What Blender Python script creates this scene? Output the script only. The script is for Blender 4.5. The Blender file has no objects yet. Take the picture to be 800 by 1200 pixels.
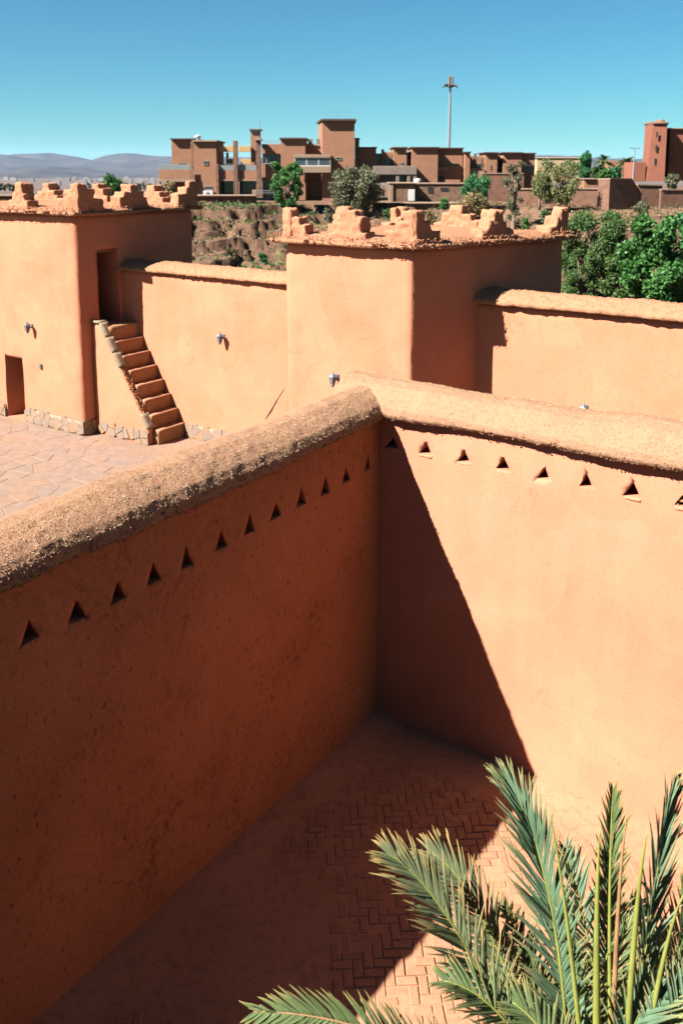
import bpy, bmesh, math, random
import numpy as np
from mathutils import Vector, Matrix
SC = bpy.context.scene
COL = SC.collection
RNG = np.random.default_rng(7)
rnd = random.Random(11)
R_ = math.radians

# ------------------------------------------------------------------ camera
CAM_H = 6.0
F_PX, VP_Y, HZ = 1054.0, 366.0, 198.0
PITCH = math.atan((VP_Y - HZ) / F_PX)
cam_d = bpy.data.cameras.new('camera'); cam = bpy.data.objects.new('camera', cam_d); COL.objects.link(cam)
cam.location = (0, 0, CAM_H); cam.rotation_euler = (math.pi / 2 - PITCH, 0, 0)
cam_d.sensor_fit = 'HORIZONTAL'; cam_d.sensor_width = 36
cam_d.lens = 36 * F_PX / 800
cam_d.shift_y = -(600 - VP_Y) / 800
cam_d.clip_start = 0.05; cam_d.clip_end = 60000
cam_d.dof.use_dof = True; cam_d.dof.focus_distance = 8.5; cam_d.dof.aperture_fstop = 4.5
SC.camera = cam

# ------------------------------------------------------------------ light
KROT = -R_(34.9)                                   # the kasbah's axes: x along the right court wall, y along the left one
KX = Vector((math.cos(KROT), math.sin(KROT), 0)); KY = Vector((-math.sin(KROT), math.cos(KROT), 0))
KO = Vector((0.389, 9.176, 0))                     # the inner corner of the court
sd = KX * 0.503 + KY * 0.95 - Vector((0, 0, 1)); sd.normalize()
sun_d = bpy.data.lights.new('sun', 'SUN'); sun = bpy.data.objects.new('sun', sun_d); COL.objects.link(sun)
sun_d.energy = 5.0; sun_d.angle = R_(0.5); sun_d.color = (1.0, 0.97, 0.95)
sun.rotation_euler = sd.to_track_quat('-Z', 'Y').to_euler(); sun.location = (-20, -10, 30)
W = bpy.data.worlds.new('World'); SC.world = W; W.use_nodes = True
wn = W.node_tree; bg = wn.nodes['Background']
sky = wn.nodes.new('ShaderNodeTexSky'); sky.sky_type = 'NISHITA'; sky.sun_disc = False
sky.sun_elevation = math.asin(-sd.z); sky.sun_rotation = math.atan2(-sd.x, -sd.y)
sky.air_density = 1.15; sky.dust_density = 0.0; sky.ozone_density = 7.0; sky.altitude = 1100
tint = wn.nodes.new('ShaderNodeMix'); tint.data_type = 'RGBA'; tint.blend_type = 'MULTIPLY'; tint.inputs[0].default_value = 1
tint.inputs[7].default_value = (0.20, 0.43, 0.425, 1)
wn.links.new(sky.outputs[0], tint.inputs[6]); wn.links.new(tint.outputs[2], bg.inputs[0])
bg.inputs[1].default_value = 0.05
SC.view_settings.view_transform = 'Standard'; SC.view_settings.look = 'None'
SC.view_settings.exposure = 2.26; SC.view_settings.gamma = 1.0
SC.cycles.max_bounces = 8; SC.cycles.diffuse_bounces = 2

# ------------------------------------------------------------------ maths helpers
def at(u, v, Y):
    """world point at depth Y on the ray of photograph pixel (u, v)"""
    c, s = math.cos(PITCH), math.sin(PITCH)
    zc = -(v - VP_Y) / F_PX
    dx, dy, dz = (u - 400) / F_PX, c + zc * s, -s + zc * c
    t = Y / dy
    return Vector((dx * t, Y, CAM_H + dz * t))
def K(x, y, z=0.0): return KO + KX * x + KY * y + Vector((0, 0, z))
def _hash(i, j, k):
    h = (i * 374761393 + j * 668265263 + k * 2147483647 + 1274126177) & 0xFFFFFFFF
    h = ((h ^ (h >> 13)) * 1274126177) & 0xFFFFFFFF
    h = ((h ^ (h >> 16)) * 2246822519) & 0xFFFFFFFF
    return ((h ^ (h >> 15)) & 0xFFFFFF) / 16777215.0
def vnoise(P):
    P = np.asarray(P, float); i = np.floor(P).astype(np.int64); f = P - i; f = f * f * (3 - 2 * f)
    r = 0
    for a in (0, 1):
        for b in (0, 1):
            for c in (0, 1):
                w = (f[:, 0] if a else 1 - f[:, 0]) * (f[:, 1] if b else 1 - f[:, 1]) * (f[:, 2] if c else 1 - f[:, 2])
                r = r + w * _hash(i[:, 0] + a, i[:, 1] + b, i[:, 2] + c)
    return r * 2 - 1
def fbm(P, oct=4, gain=0.5):
    P = np.asarray(P, float); r = 0; a = 1; s = 0
    for o in range(oct):
        r = r + a * vnoise(P * 2.0 ** o + 17.3 * o); s += a; a *= gain
    return r / s

# ------------------------------------------------------------------ object helpers
def obj(name, me, mat=None, parent=None):
    if isinstance(me, bmesh.types.BMesh):
        bm = me; me = bpy.data.meshes.new(name); bm.to_mesh(me); bm.free()
    o = bpy.data.objects.new(name, me); COL.objects.link(o)
    if mat is not None and not me.materials: me.materials.append(mat)
    if parent is not None: o.parent = parent
    return o
def tag(o, label=None, cat=None, group=None, kind=None):
    if label: o['label'] = label
    if cat: o['category'] = cat
    if group: o['group'] = group
    if kind: o['kind'] = kind
    return o
def thing(name, label, cat, loc=(0, 0, 0), rz=0.0, group=None):
    o = bpy.data.objects.new(name, None); COL.objects.link(o); o.location = loc; o.rotation_euler = (0, 0, rz)
    o.empty_display_size = 0.2
    return tag(o, label, cat, group)
def kthing(name, label, cat, x, y, z=0, group=None): return thing(name, label, cat, K(x, y, z), KROT, group)
def pydata(name, V, Fc, smooth=False):
    me = bpy.data.meshes.new(name)
    V = np.asarray(V, np.float32)
    if isinstance(Fc, np.ndarray):
        n, k = Fc.shape
        me.vertices.add(len(V)); me.vertices.foreach_set('co', V.ravel())
        me.loops.add(n * k); me.loops.foreach_set('vertex_index', Fc.astype(np.int32).ravel())
        me.polygons.add(n); me.polygons.foreach_set('loop_start', np.arange(0, n * k, k, dtype=np.int32))
        me.polygons.foreach_set('loop_total', np.full(n, k, np.int32))
        me.update(calc_edges=True)
    else:
        me.from_pydata([tuple(v) for v in V], [], Fc); me.update()
    if smooth: me.polygons.foreach_set('use_smooth', np.ones(len(me.polygons), bool))
    return me
def copy_tree(o, parent=None):
    c = o.copy(); COL.objects.link(c)
    if parent is not None: c.parent = parent
    for ch in list(o.children): copy_tree(ch, c)
    return c
class MB:
    """collects boxes, prisms and tubes in one bmesh"""
    def __init__(s): s.bm = bmesh.new()
    def box(s, x0, x1, y0, y1, z0, z1, bevel=0.0, jit=0.0):
        vs = [s.bm.verts.new((x, y, z)) for z in (z0, z1) for y in (y0, y1) for x in (x0, x1)]
        for q in ((0, 2, 3, 1), (4, 5, 7, 6), (0, 1, 5, 4), (2, 6, 7, 3), (0, 4, 6, 2), (1, 3, 7, 5)):
            s.bm.faces.new([vs[i] for i in q])
        if jit:
            for v in vs: v.co += Vector((rnd.uniform(-jit, jit), rnd.uniform(-jit, jit), rnd.uniform(-jit, jit)))
        if bevel:
            es = list({e for v in vs for e in v.link_edges})
            bmesh.ops.bevel(s.bm, geom=es, offset=bevel, segments=1, affect='EDGES')
        return s
    def prism(s, poly, z0, z1):
        a = [s.bm.verts.new((p[0], p[1], z0)) for p in poly]; b = [s.bm.verts.new((p[0], p[1], z1)) for p in poly]
        n = len(poly); s.bm.faces.new(a[::-1]); s.bm.faces.new(b)
        for i in range(n): s.bm.faces.new((a[i], a[(i + 1) % n], b[(i + 1) % n], b[i]))
        return s
    def extr(s, poly, axis, lo, hi):
        """polygon in the plane across axis ('x' -> (y,z), 'y' -> (x,z)) extruded from lo to hi"""
        f = (lambda p, t: (t, p[0], p[1])) if axis == 'x' else (lambda p, t: (p[0], t, p[1]))
        a = [s.bm.verts.new(f(p, lo)) for p in poly]; b = [s.bm.verts.new(f(p, hi)) for p in poly]
        n = len(poly); s.bm.faces.new(a); s.bm.faces.new(b[::-1])
        for i in range(n): s.bm.faces.new((a[(i + 1) % n], a[i], b[i], b[(i + 1) % n]))
        bmesh.ops.recalc_face_normals(s.bm, faces=s.bm.faces[:])
        return s
    def tube(s, pts, rad, n=8, cap=True):
        pts = [Vector(p) for p in pts]; rings = []
        if not hasattr(rad, '__len__'): rad = [rad] * len(pts)
        for i, p in enumerate(pts):
            d = (pts[min(i + 1, len(pts) - 1)] - pts[max(i - 1, 0)]).normalized()
            u = d.cross(Vector((0.31, 0.95, 0.05)) if abs(d.z) > 0.9 else Vector((0, 0, 1))).normalized(); w = d.cross(u)
            rings.append([s.bm.verts.new(p + (u * math.cos(2 * math.pi * k / n) + w * math.sin(2 * math.pi * k / n)) * rad[i]) for k in range(n)])
        for a, b in zip(rings, rings[1:]):
            for k in range(n): s.bm.faces.new((a[k], a[(k + 1) % n], b[(k + 1) % n], b[k]))
        if cap: s.bm.faces.new(rings[0][::-1]); s.bm.faces.new(rings[-1])
        return s
    def lathe(s, prof, n=8, c=(0, 0, 0)):
        rings = [[s.bm.verts.new((c[0] + r * math.cos(2 * math.pi * k / n), c[1] + r * math.sin(2 * math.pi * k / n), c[2] + z)) for k in range(n)] for r, z in prof]
        for a, b in zip(rings, rings[1:]):
            for k in range(n): s.bm.faces.new((a[k], a[(k + 1) % n], b[(k + 1) % n], b[k]))
        s.bm.faces.new(rings[0][::-1]); s.bm.faces.new(rings[-1])
        return s
    def build(s, name, mat, parent=None, smooth=False):
        bmesh.ops.recalc_face_normals(s.bm, faces=s.bm.faces[:])
        if smooth:
            for f in s.bm.faces: f.smooth = True
        return obj(name, s.bm, mat, parent)

def rough_mesh(parts_fn, res, amp, freq=2.0, smooth_it=2, fine=(0.0, 12.0), seed=0.0):
    """solid from MB, cut to a fine grid, corners worn round, surface made uneven"""
    mb = MB(); parts_fn(mb); bm = mb.bm
    bmesh.ops.recalc_face_normals(bm, faces=bm.faces[:])
    co = np.array([v.co[:] for v in bm.verts]); lo, hi = co.min(0), co.max(0)
    for ax in range(3):
        n = int((hi[ax] - lo[ax]) / res)
        for k in range(1, n):
            t = lo[ax] + (hi[ax] - lo[ax]) * (k + 0.137) / n
            no = [0, 0, 0]; no[ax] = 1; p = [0, 0, 0]; p[ax] = t
            bmesh.ops.bisect_plane(bm, geom=bm.verts[:] + bm.edges[:] + bm.faces[:], plane_co=p, plane_no=no, dist=1e-5)
    for _ in range(smooth_it): bmesh.ops.smooth_vert(bm, verts=bm.verts[:], factor=0.5, use_axis_x=True, use_axis_y=True, use_axis_z=True)
    bm.normal_update()
    co = np.array([v.co[:] for v in bm.verts]); no = np.array([v.normal[:] for v in bm.verts])
    d = fbm(co * freq + seed, 3) * amp
    if fine[0]: d = d + fbm(co * fine[1] + seed, 2) * fine[0]
    co = co + no * d[:, None]
    for v, c in zip(bm.verts, co): v.co = c
    for f in bm.faces: f.smooth = True
    return bm
def boolean_cut(o, cutter_bm):
    me = bpy.data.meshes.new('cutter'); bmesh.ops.recalc_face_normals(cutter_bm, faces=cutter_bm.faces[:]); cutter_bm.to_mesh(me); cutter_bm.free()
    c = bpy.data.objects.new('cutter', me); COL.objects.link(c)
    c.parent = o.parent; c.location = o.location; c.rotation_euler = o.rotation_euler
    m = o.modifiers.new('b', 'BOOLEAN'); m.operation = 'DIFFERENCE'; m.solver = 'EXACT'; m.object = c
    bpy.context.view_layer.update()
    dg = bpy.context.evaluated_depsgraph_get()
    new = bpy.data.meshes.new_from_object(o.evaluated_get(dg)); o.modifiers.clear(); o.data = new
    bpy.data.objects.remove(c); bpy.data.meshes.remove(me)

# ------------------------------------------------------------------ materials
ALB = 0.66                                         # all surface colours below are scaled to real-world reflectance
def alb(c): return tuple(x * ALB for x in c[:3])
def mat_new(name):
    m = bpy.data.materials.new(name); m.use_nodes = True; nt = m.node_tree
    return m, nt, nt.nodes['Principled BSDF']
def N(nt, t, **kw):
    n = nt.nodes.new(t)
    for k, v in kw.items(): setattr(n, k, v)
    return n
def noise_tex(nt, scale, detail=4, rough=0.55, vec=None, dist=0.0):
    n = N(nt, 'ShaderNodeTexNoise'); n.inputs['Scale'].default_value = scale; n.inputs['Detail'].default_value = detail
    n.inputs['Roughness'].default_value = rough; n.inputs['Distortion'].default_value = dist
    if vec is not None: nt.links.new(vec, n.inputs['Vector'])
    return n
def ramp(nt, fac, stops):
    r = N(nt, 'ShaderNodeValToRGB'); e = r.color_ramp.elements
    while len(e) < len(stops): e.new(0.5)
    for el, (p, c) in zip(e, stops): el.position = p; el.color = c if len(c) == 4 else (*c, 1)
    nt.links.new(fac, r.inputs[0]); return r.outputs[0]
def mixc(nt, fac, a, b, mode='MIX'):
    m = N(nt, 'ShaderNodeMix'); m.data_type = 'RGBA'; m.blend_type = mode
    for i, s in ((0, fac), (6, a), (7, b)):
        if hasattr(s, 'links') or isinstance(s, bpy.types.NodeSocket): nt.links.new(s, m.inputs[i])
        elif isinstance(s, (int, float)): m.inputs[i].default_value = s
        else: m.inputs[i].default_value = (*s[:3], 1)
    return m.outputs[2]
def adobe(name, base, var=0.14, bump=0.25, bscale=40, stain=0.0, streak=0.25, grain=0.06, spec=0.12, dist=0.012, crack=0.0):
    base = alb(base); m, nt, b = mat_new(name)
    tc = N(nt, 'ShaderNodeTexCoord').outputs['Object']
    b.inputs['Roughness'].default_value = 0.95; b.inputs['Specular IOR Level'].default_value = spec
    n1 = noise_tex(nt, 0.8, 5, 0.6, tc).outputs[0]
    lo = tuple(c * (1 - var) for c in base); hi = tuple(min(1, c * (1 + var * 0.8)) for c in base)
    c = ramp(nt, n1, [(0.3, lo), (0.7, hi)])
    mp = N(nt, 'ShaderNodeMapping'); mp.inputs['Scale'].default_value = (5, 5, 0.35); nt.links.new(tc, mp.inputs[0])
    st = noise_tex(nt, 1.0, 4, 0.6, mp.outputs[0]).outputs[0]
    c = mixc(nt, ramp(nt, st, [(0.45, (0, 0, 0)), (0.72, (streak,) * 3)]), c, tuple(min(1, x * 1.22) for x in base))
    n2 = noise_tex(nt, bscale * 0.5, 5, 0.65, tc).outputs[0]
    c = mixc(nt, ramp(nt, n2, [(0.35, (1 - grain * 4,) * 3), (0.55, (1, 1, 1)), (0.8, (1 + grain,) * 3)]), c, c, 'MIX') if False else mixc(nt, 1.0, c, ramp(nt, n2, [(0.32, (1 - grain * 3,) * 3), (0.5, (1, 1, 1))]), 'MULTIPLY')
    if crack:
        wv = noise_tex(nt, 2.2, 4, 0.6, tc); va = N(nt, 'ShaderNodeVectorMath', operation='MULTIPLY_ADD'); nt.links.new(wv.outputs[1], va.inputs[0]); va.inputs[1].default_value = (0.5, 0.5, 0.5); nt.links.new(tc, va.inputs[2])
        vo = N(nt, 'ShaderNodeTexVoronoi', feature='DISTANCE_TO_EDGE'); vo.inputs['Scale'].default_value = 0.9; nt.links.new(va.outputs[0], vo.inputs['Vector'])
        ms = noise_tex(nt, 0.9, 3, 0.6, tc).outputs[0]
        k1 = ramp(nt, vo.outputs[0], [(0.0, (1, 1, 1)), (0.006, (0, 0, 0))]); k2 = ramp(nt, ms, [(0.52, (0, 0, 0)), (0.64, (crack,) * 3)])
        mk = N(nt, 'ShaderNodeMath', operation='MULTIPLY'); nt.links.new(k1, mk.inputs[0]); nt.links.new(k2, mk.inputs[1])
        c = mixc(nt, mk.outputs[0], c, tuple(x * 0.35 for x in base))
        vp = N(nt, 'ShaderNodeTexVoronoi'); vp.inputs['Scale'].default_value = 1.3; nt.links.new(va.outputs[0], vp.inputs['Vector'])
        c = mixc(nt, 1.0, c, ramp(nt, vp.outputs[1], [(0.2, (0.93, 0.92, 0.90)), (0.8, (1.0, 1.0, 1.0))]), 'MULTIPLY')
    if stain:
        mp2 = N(nt, 'ShaderNodeMapping'); mp2.inputs['Scale'].default_value = (1, 1, 0.45); nt.links.new(tc, mp2.inputs[0])
        pt = noise_tex(nt, 26, 3, 0.6, mp2.outputs[0]).outputs[0]
        c = mixc(nt, 1.0, c, ramp(nt, pt, [(0.28, (0.35,) * 3), (0.38, (1, 1, 1))]), 'MULTIPLY')
        n3 = noise_tex(nt, 1.1, 6, 0.68, tc, 0.6).outputs[0]; n4 = noise_tex(nt, 14, 5, 0.7, tc).outputs[0]
        mm = N(nt, 'ShaderNodeMath', operation='MULTIPLY'); nt.links.new(ramp(nt, n3, [(0.5, (0, 0, 0)), (0.68, (1, 1, 1))]), mm.inputs[0]); nt.links.new(ramp(nt, n4, [(0.45, (0, 0, 0)), (0.6, (1, 1, 1))]), mm.inputs[1])
        m2 = N(nt, 'ShaderNodeMath', operation='MULTIPLY'); nt.links.new(mm.outputs[0], m2.inputs[0]); m2.inputs[1].default_value = stain
        c = mixc(nt, m2.outputs[0], c, tuple(x * 0.3 for x in base))
    nt.links.new(c, b.inputs['Base Color'])
    h = noise_tex(nt, bscale, 8, 0.68, tc).outputs[0]
    bp = N(nt, 'ShaderNodeBump'); bp.inputs['Strength'].default_value = bump; bp.inputs['Distance'].default_value = dist
    nt.links.new(h, bp.inputs['Height']); nt.links.new(bp.outputs[0], b.inputs['Normal'])
    return m
def plain(name, col, rough=0.6, metal=0.0, var=0.12, scale=8.0, bump=0.0, spec=0.4):
    col = alb(col); m, nt, b = mat_new(name)
    tc = N(nt, 'ShaderNodeTexCoord').outputs['Object']
    n1 = noise_tex(nt, scale, 5, 0.6, tc).outputs[0]
    c = ramp(nt, n1, [(0.3, tuple(x * (1 - var) for x in col)), (0.7, tuple(min(1, x * (1 + var)) for x in col))])
    nt.links.new(c, b.inputs['Base Color']); b.inputs['Roughness'].default_value = rough; b.inputs['Metallic'].default_value = metal
    b.inputs['Specular IOR Level'].default_value = spec
    if bump:
        bp = N(nt, 'ShaderNodeBump'); bp.inputs['Strength'].default_value = bump; bp.inputs['Distance'].default_value = 0.02
        nt.links.new(noise_tex(nt, scale * 5, 6, 0.65, tc).outputs[0], bp.inputs['Height']); nt.links.new(bp.outputs[0], b.inputs['Normal'])
    return m
def stone_mat(name, cols, rough=0.9, bump=0.3, scale=6):
    """each piece its own tone, picked by the object's random value"""
    m, nt, b = mat_new(name)
    oi = N(nt, 'ShaderNodeObjectInfo').outputs['Random']; tc = N(nt, 'ShaderNodeTexCoord').outputs['Object']
    stops = [(i / max(1, len(cols) - 1), alb(c)) for i, c in enumerate(cols)]
    c = ramp(nt, oi, stops)
    n1 = noise_tex(nt, scale, 6, 0.65, tc).outputs[0]
    c = mixc(nt, 1.0, c, ramp(nt, n1, [(0.3, (0.78,) * 3), (0.65, (1.0,) * 3)]), 'MULTIPLY')
    nt.links.new(c, b.inputs['Base Color']); b.inputs['Roughness'].default_value = rough; b.inputs['Specular IOR Level'].default_value = 0.15
    bp = N(nt, 'ShaderNodeBump'); bp.inputs['Strength'].default_value = bump; bp.inputs['Distance'].default_value = 0.01
    nt.links.new(noise_tex(nt, scale * 6, 6, 0.65, tc).outputs[0], bp.inputs['Height']); nt.links.new(bp.outputs[0], b.inputs['Normal'])
    return m
def leaf_mat(name, col, col2, transl=0.3, scale=0.9, rough=0.55):
    col, col2 = alb(col), alb(col2)
    m, nt, b = mat_new(name)
    tc = N(nt, 'ShaderNodeTexCoord').outputs['Object']
    n1 = noise_tex(nt, scale * 3, 5, 0.75, tc).outputs[0]
    c = ramp(nt, n1, [(0.30, tuple(x * 0.8 for x in col)), (0.5, col2), (0.62, col2), (0.75, (col2[0] * 1.5, col2[1] * 1.1, col2[2]))])
    nt.links.new(c, b.inputs['Base Color']); b.inputs['Roughness'].default_value = rough; b.inputs['Specular IOR Level'].default_value = 0.25
    tr = N(nt, 'ShaderNodeBsdfTranslucent'); nt.links.new(c, tr.inputs[0])
    mx = N(nt, 'ShaderNodeMixShader'); mx.inputs[0].default_value = transl
    nt.links.new(b.outputs[0], mx.inputs[1]); nt.links.new(tr.outputs[0], mx.inputs[2])
    nt.links.new(mx.outputs[0], nt.nodes['Material Output'].inputs['Surface'])
    return m
ADOBE = (0.52, 0.208, 0.118)
M = {
 'court': adobe('court_adobe', ADOBE, 0.12, 0.22, 45, 0.0, 0.25, 0.03, crack=0.6),
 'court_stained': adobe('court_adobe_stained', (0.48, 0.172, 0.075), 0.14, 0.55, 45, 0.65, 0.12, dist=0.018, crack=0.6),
 'wall': adobe('tower_adobe', (0.50, 0.194, 0.105), 0.11, 0.42, 30, 0.0, 0.22, 0.03, crack=0.5),
 'coping': adobe('straw_mud', (0.42, 0.232, 0.132), 0.07, 1.0, 110, 0.0, 0.0, 0.14, 0.05, 0.018),
 'eave': adobe('pebbly_mud', (0.40, 0.195, 0.105), 0.14, 0.9, 30, 0.0, 0.0, 0.10, 0.05, 0.04),
 'merlon': adobe('merlon_mud', (0.44, 0.19, 0.102), 0.12, 0.6, 20, 0.0, 0.0, 0.08, 0.05, 0.03),
 'straw': plain('straw', (0.46, 0.34, 0.18), 0.7, 0, 0.3, 20),
 'dust': adobe('dusty_ground', (0.42, 0.20, 0.11), 0.12, 0.4, 25, 0.0, 0.0, 0.08),
 'paledust': adobe('pale_dust', (0.275, 0.17, 0.11), 0.12, 0.4, 25, 0.0, 0.0, 0.08),
 'brick': stone_mat('floor_brick', [(0.38, 0.18, 0.096), (0.42, 0.20, 0.11), (0.39, 0.185, 0.1), (0.42, 0.20, 0.11)], 0.92, 0.4, 9),
 'flag': stone_mat('flagstone_grey_pink', [(0.255, 0.172, 0.122), (0.275, 0.175, 0.118), (0.24, 0.17, 0.13), (0.28, 0.172, 0.11), (0.258, 0.173, 0.124)], 0.9, 0.3, 4),
 'plinth': stone_mat('plinth_stone', [(0.26, 0.185, 0.13), (0.29, 0.195, 0.13), (0.24, 0.18, 0.14), (0.33, 0.19, 0.10), (0.265, 0.185, 0.135)], 0.9, 0.3, 6),
 'mortar': adobe('mortar', (0.31, 0.195, 0.125), 0.12, 0.4, 30, 0.0, 0.0),
 'slab': plain('sandstone_slab', (0.24, 0.175, 0.115), 0.85, 0, 0.15, 6, 0.4, 0.15),
 'step': adobe('step_clay', (0.36, 0.19, 0.09), 0.2, 0.4, 20, 0.5, 0.0),  # darker than the treads: shade of the risers put into the clay colour
 'wood': plain('brown_wood', (0.26, 0.14, 0.055), 0.7, 0, 0.3, 12, 0.3, 0.2),
 'lantern': plain('grey_metal', (0.10, 0.115, 0.13), 0.5, 0.2, 0.15, 10),
 'lantern_glass': plain('frosted_glass', (0.16, 0.17, 0.18), 0.25, 0, 0.05, 10),
 'dark': plain('dark_gap', (0.03, 0.022, 0.018), 0.9),
 'trunk': plain('bark', (0.20, 0.14, 0.09), 0.9, 0, 0.3, 10, 0.5, 0.1),
}

# ------------------------------------------------------------------ kasbah: ground
ZT = 0.40                                          # terrace level
WY = 5.508                                         # face of the curtain wall
def kstruct(name, me, mat):
    o = obj(name, me, mat); o.location = KO; o.rotation_euler = (0, 0, KROT); return tag(o, kind='structure')
def kpart(name, me, mat, root):
    """part built in kasbah coordinates under a thing whose base stands elsewhere"""
    o = obj(name, me, mat, root)
    if root.type == 'EMPTY' and root.get('kpos') is not None: o.location = -Vector(root['kpos'])
    return o
def kroot(name, label, cat, x, y, z=0, group=None):
    t = kthing(name, label, cat, x, y, z, group); t['kpos'] = (x, y, z); return t
def slab_bm(poly, z0, z1, bevel=0.008, jit=0.0):
    mb = MB(); mb.prism(poly, z0, z1); bm = mb.bm
    top = [f for f in bm.faces if f.normal.z > 0.5] if False else None
    bmesh.ops.recalc_face_normals(bm, faces=bm.faces[:])
    es = [e for e in bm.edges if all(abs(v.co.z - z1) < 1e-6 for v in e.verts)]
    if bevel: bmesh.ops.bevel(bm, geom=es, offset=bevel, segments=1, affect='EDGES')
    if jit:
        for v in bm.verts:
            if v.co.z > (z0 + z1) / 2: v.co.z += rnd.uniform(-jit, jit)
    bot = [f for f in bm.faces if all(abs(v.co.z - z0) < 1e-6 for v in f.verts)]
    if bot: bmesh.ops.delete(bm, geom=bot, context='FACES')
    return bm
def grid_sheet(x0, x1, y0, y1, z, res, amp, freq):
    nx, ny = max(2, int((x1 - x0) / res) + 1), max(2, int((y1 - y0) / res) + 1)
    gx, gy = np.meshgrid(np.linspace(x0, x1, nx), np.linspace(y0, y1, ny))
    P = np.stack([gx.ravel(), gy.ravel(), np.zeros(gx.size)], 1)
    P[:, 2] = z + fbm(P * freq, 3) * amp
    i = (np.arange(ny - 1)[:, None] * nx + np.arange(nx - 1)[None]).ravel()
    return P, np.stack([i, i + 1, i + nx + 1, i + nx], 1)

# court floor: dusty bed with herringbone bricks
P, Q = grid_sheet(-0.3, 9.5, -12, 0.3, -0.004, 0.10, 0.006, 0.9)
P[:, 2] -= 0.004
# sand drifted up along the foot of both walls
for arr in (P,):
    dl = np.clip(arr[:, 0], 0, None); dr = np.clip(-arr[:, 1], 0, None)
    arr[:, 2] += 0.05 * np.exp(-(dr / 0.28) ** 2) * (0.7 + 0.5 * fbm(arr * 1.5, 2)) + 0.05 * np.exp(-(dl / 0.22) ** 2)
court_floor = kstruct('courtyard_floor', pydata('courtyard_floor', P, Q, True), M['dust'])
bl, bw = 0.16, 0.078
proto_me = []
for k in range(4):
    g = 0.0045
    bm = slab_bm([(-bl / 2 + g, -bw / 2 + g), (bl / 2 - g, -bw / 2 + g), (bl / 2 - g, bw / 2 - g), (-bl / 2 + g, bw / 2 - g)], -0.04, 0.001, 0.006, 0.0015)
    me = bpy.data.meshes.new('brick'); bm.to_mesh(me); bm.free(); me.materials.append(M['brick']); proto_me.append(me)
cells = []
for i in range(-95, 150):
    for j in range(-150, 95):
        r = (i - j) % 4                            # 2:1 herringbone on a grid of brick widths
        if r == 0: c = (i + 0.5 + 0.5, j + 0.5, 0)
        elif r == 3 - 0 and False: c = None
        elif r == 2: c = (i + 0.5, j + 0.0, 1)
        else: continue
        ang = R_(38); u, v = c[0] * (bl / 2), c[1] * (bl / 2)
        x, y = u * math.cos(ang) - v * math.sin(ang), u * math.sin(ang) + v * math.cos(ang)
        if not (0.18 < x < 4.6 and -5.6 < y < -0.25): continue
        cells.append((x, y, ang + (math.pi / 2 if c[2] else 0)))
def in_view(x, y, z=0.0, pad=30):
    q = K(x, y, z) - Vector((0, 0, CAM_H)); c, s = math.cos(PITCH), math.sin(PITCH)
    d = q.y * c - q.z * s
    if d < 0.3: return None
    u = 400 + F_PX * q.x / d; v = VP_Y - F_PX * (q.y * s + q.z * c) / d
    return d if -pad < u < 800 + pad and -pad < v < 1200 + pad else None
seen = [(in_view(x, y), x, y, a) for x, y, a in cells]; seen = sorted([t for t in seen if t[0]])
sunk = lambda x, y: -0.010 + 0.012 * float(vnoise([[x * 1.1, y * 1.1, 3.0]])[0]) - 0.05 * math.exp(-(y / 0.3) ** 2) + rnd.choice((0, 0, 0, 0, 0, -0.006, -0.02)) + rnd.uniform(-0.003, 0.003)
for n, (d, x, y, a) in enumerate(seen[:300]):
    o = bpy.data.objects.new('brick', proto_me[n % 4]); COL.objects.link(o); o.parent = court_floor
    o.location = (x, y, sunk(x, y) + 0.004); o.rotation_euler = (rnd.uniform(-.015, .015), rnd.uniform(-.015, .015), a + rnd.uniform(-.03, .03))
rest = bmesh.new()
for n, (d, x, y, a) in enumerate(seen[300:]):
    bm2 = bmesh.new(); bm2.from_mesh(proto_me[n % 4])
    bm2.transform(Matrix.Translation((x, y, sunk(x, y) + 0.004)) @ Matrix.Rotation(a + rnd.uniform(-.03, .03), 4, 'Z'))
    t = bpy.data.meshes.new('t'); bm2.to_mesh(t); bm2.free(); rest.from_mesh(t); bpy.data.meshes.remove(t)
tag(obj('brick', rest, M['brick'], court_floor), kind='stuff')

M['bounce_cut'] = plain('dark_bounce_cut', (0.05, 0.032, 0.02), 0.95, 0, 0.3, 6, 0.5, 0.1)  # unseen dark sheet added beside the court to cut bounced light
bm = bmesh.new()
for (x0, x1, y0, y1) in ((4.95, 9.4, -8.8, -0.6), (2.5, 4.95, -8.8, -3.9)):
    bm.faces.new([bm.verts.new(q) for q in ((x0, y0, 0.05), (x1, y0, 0.05), (x1, y1, 0.05), (x0, y1, 0.05))])
kstruct('added_dark_sheet', bm, M['bounce_cut'])

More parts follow.
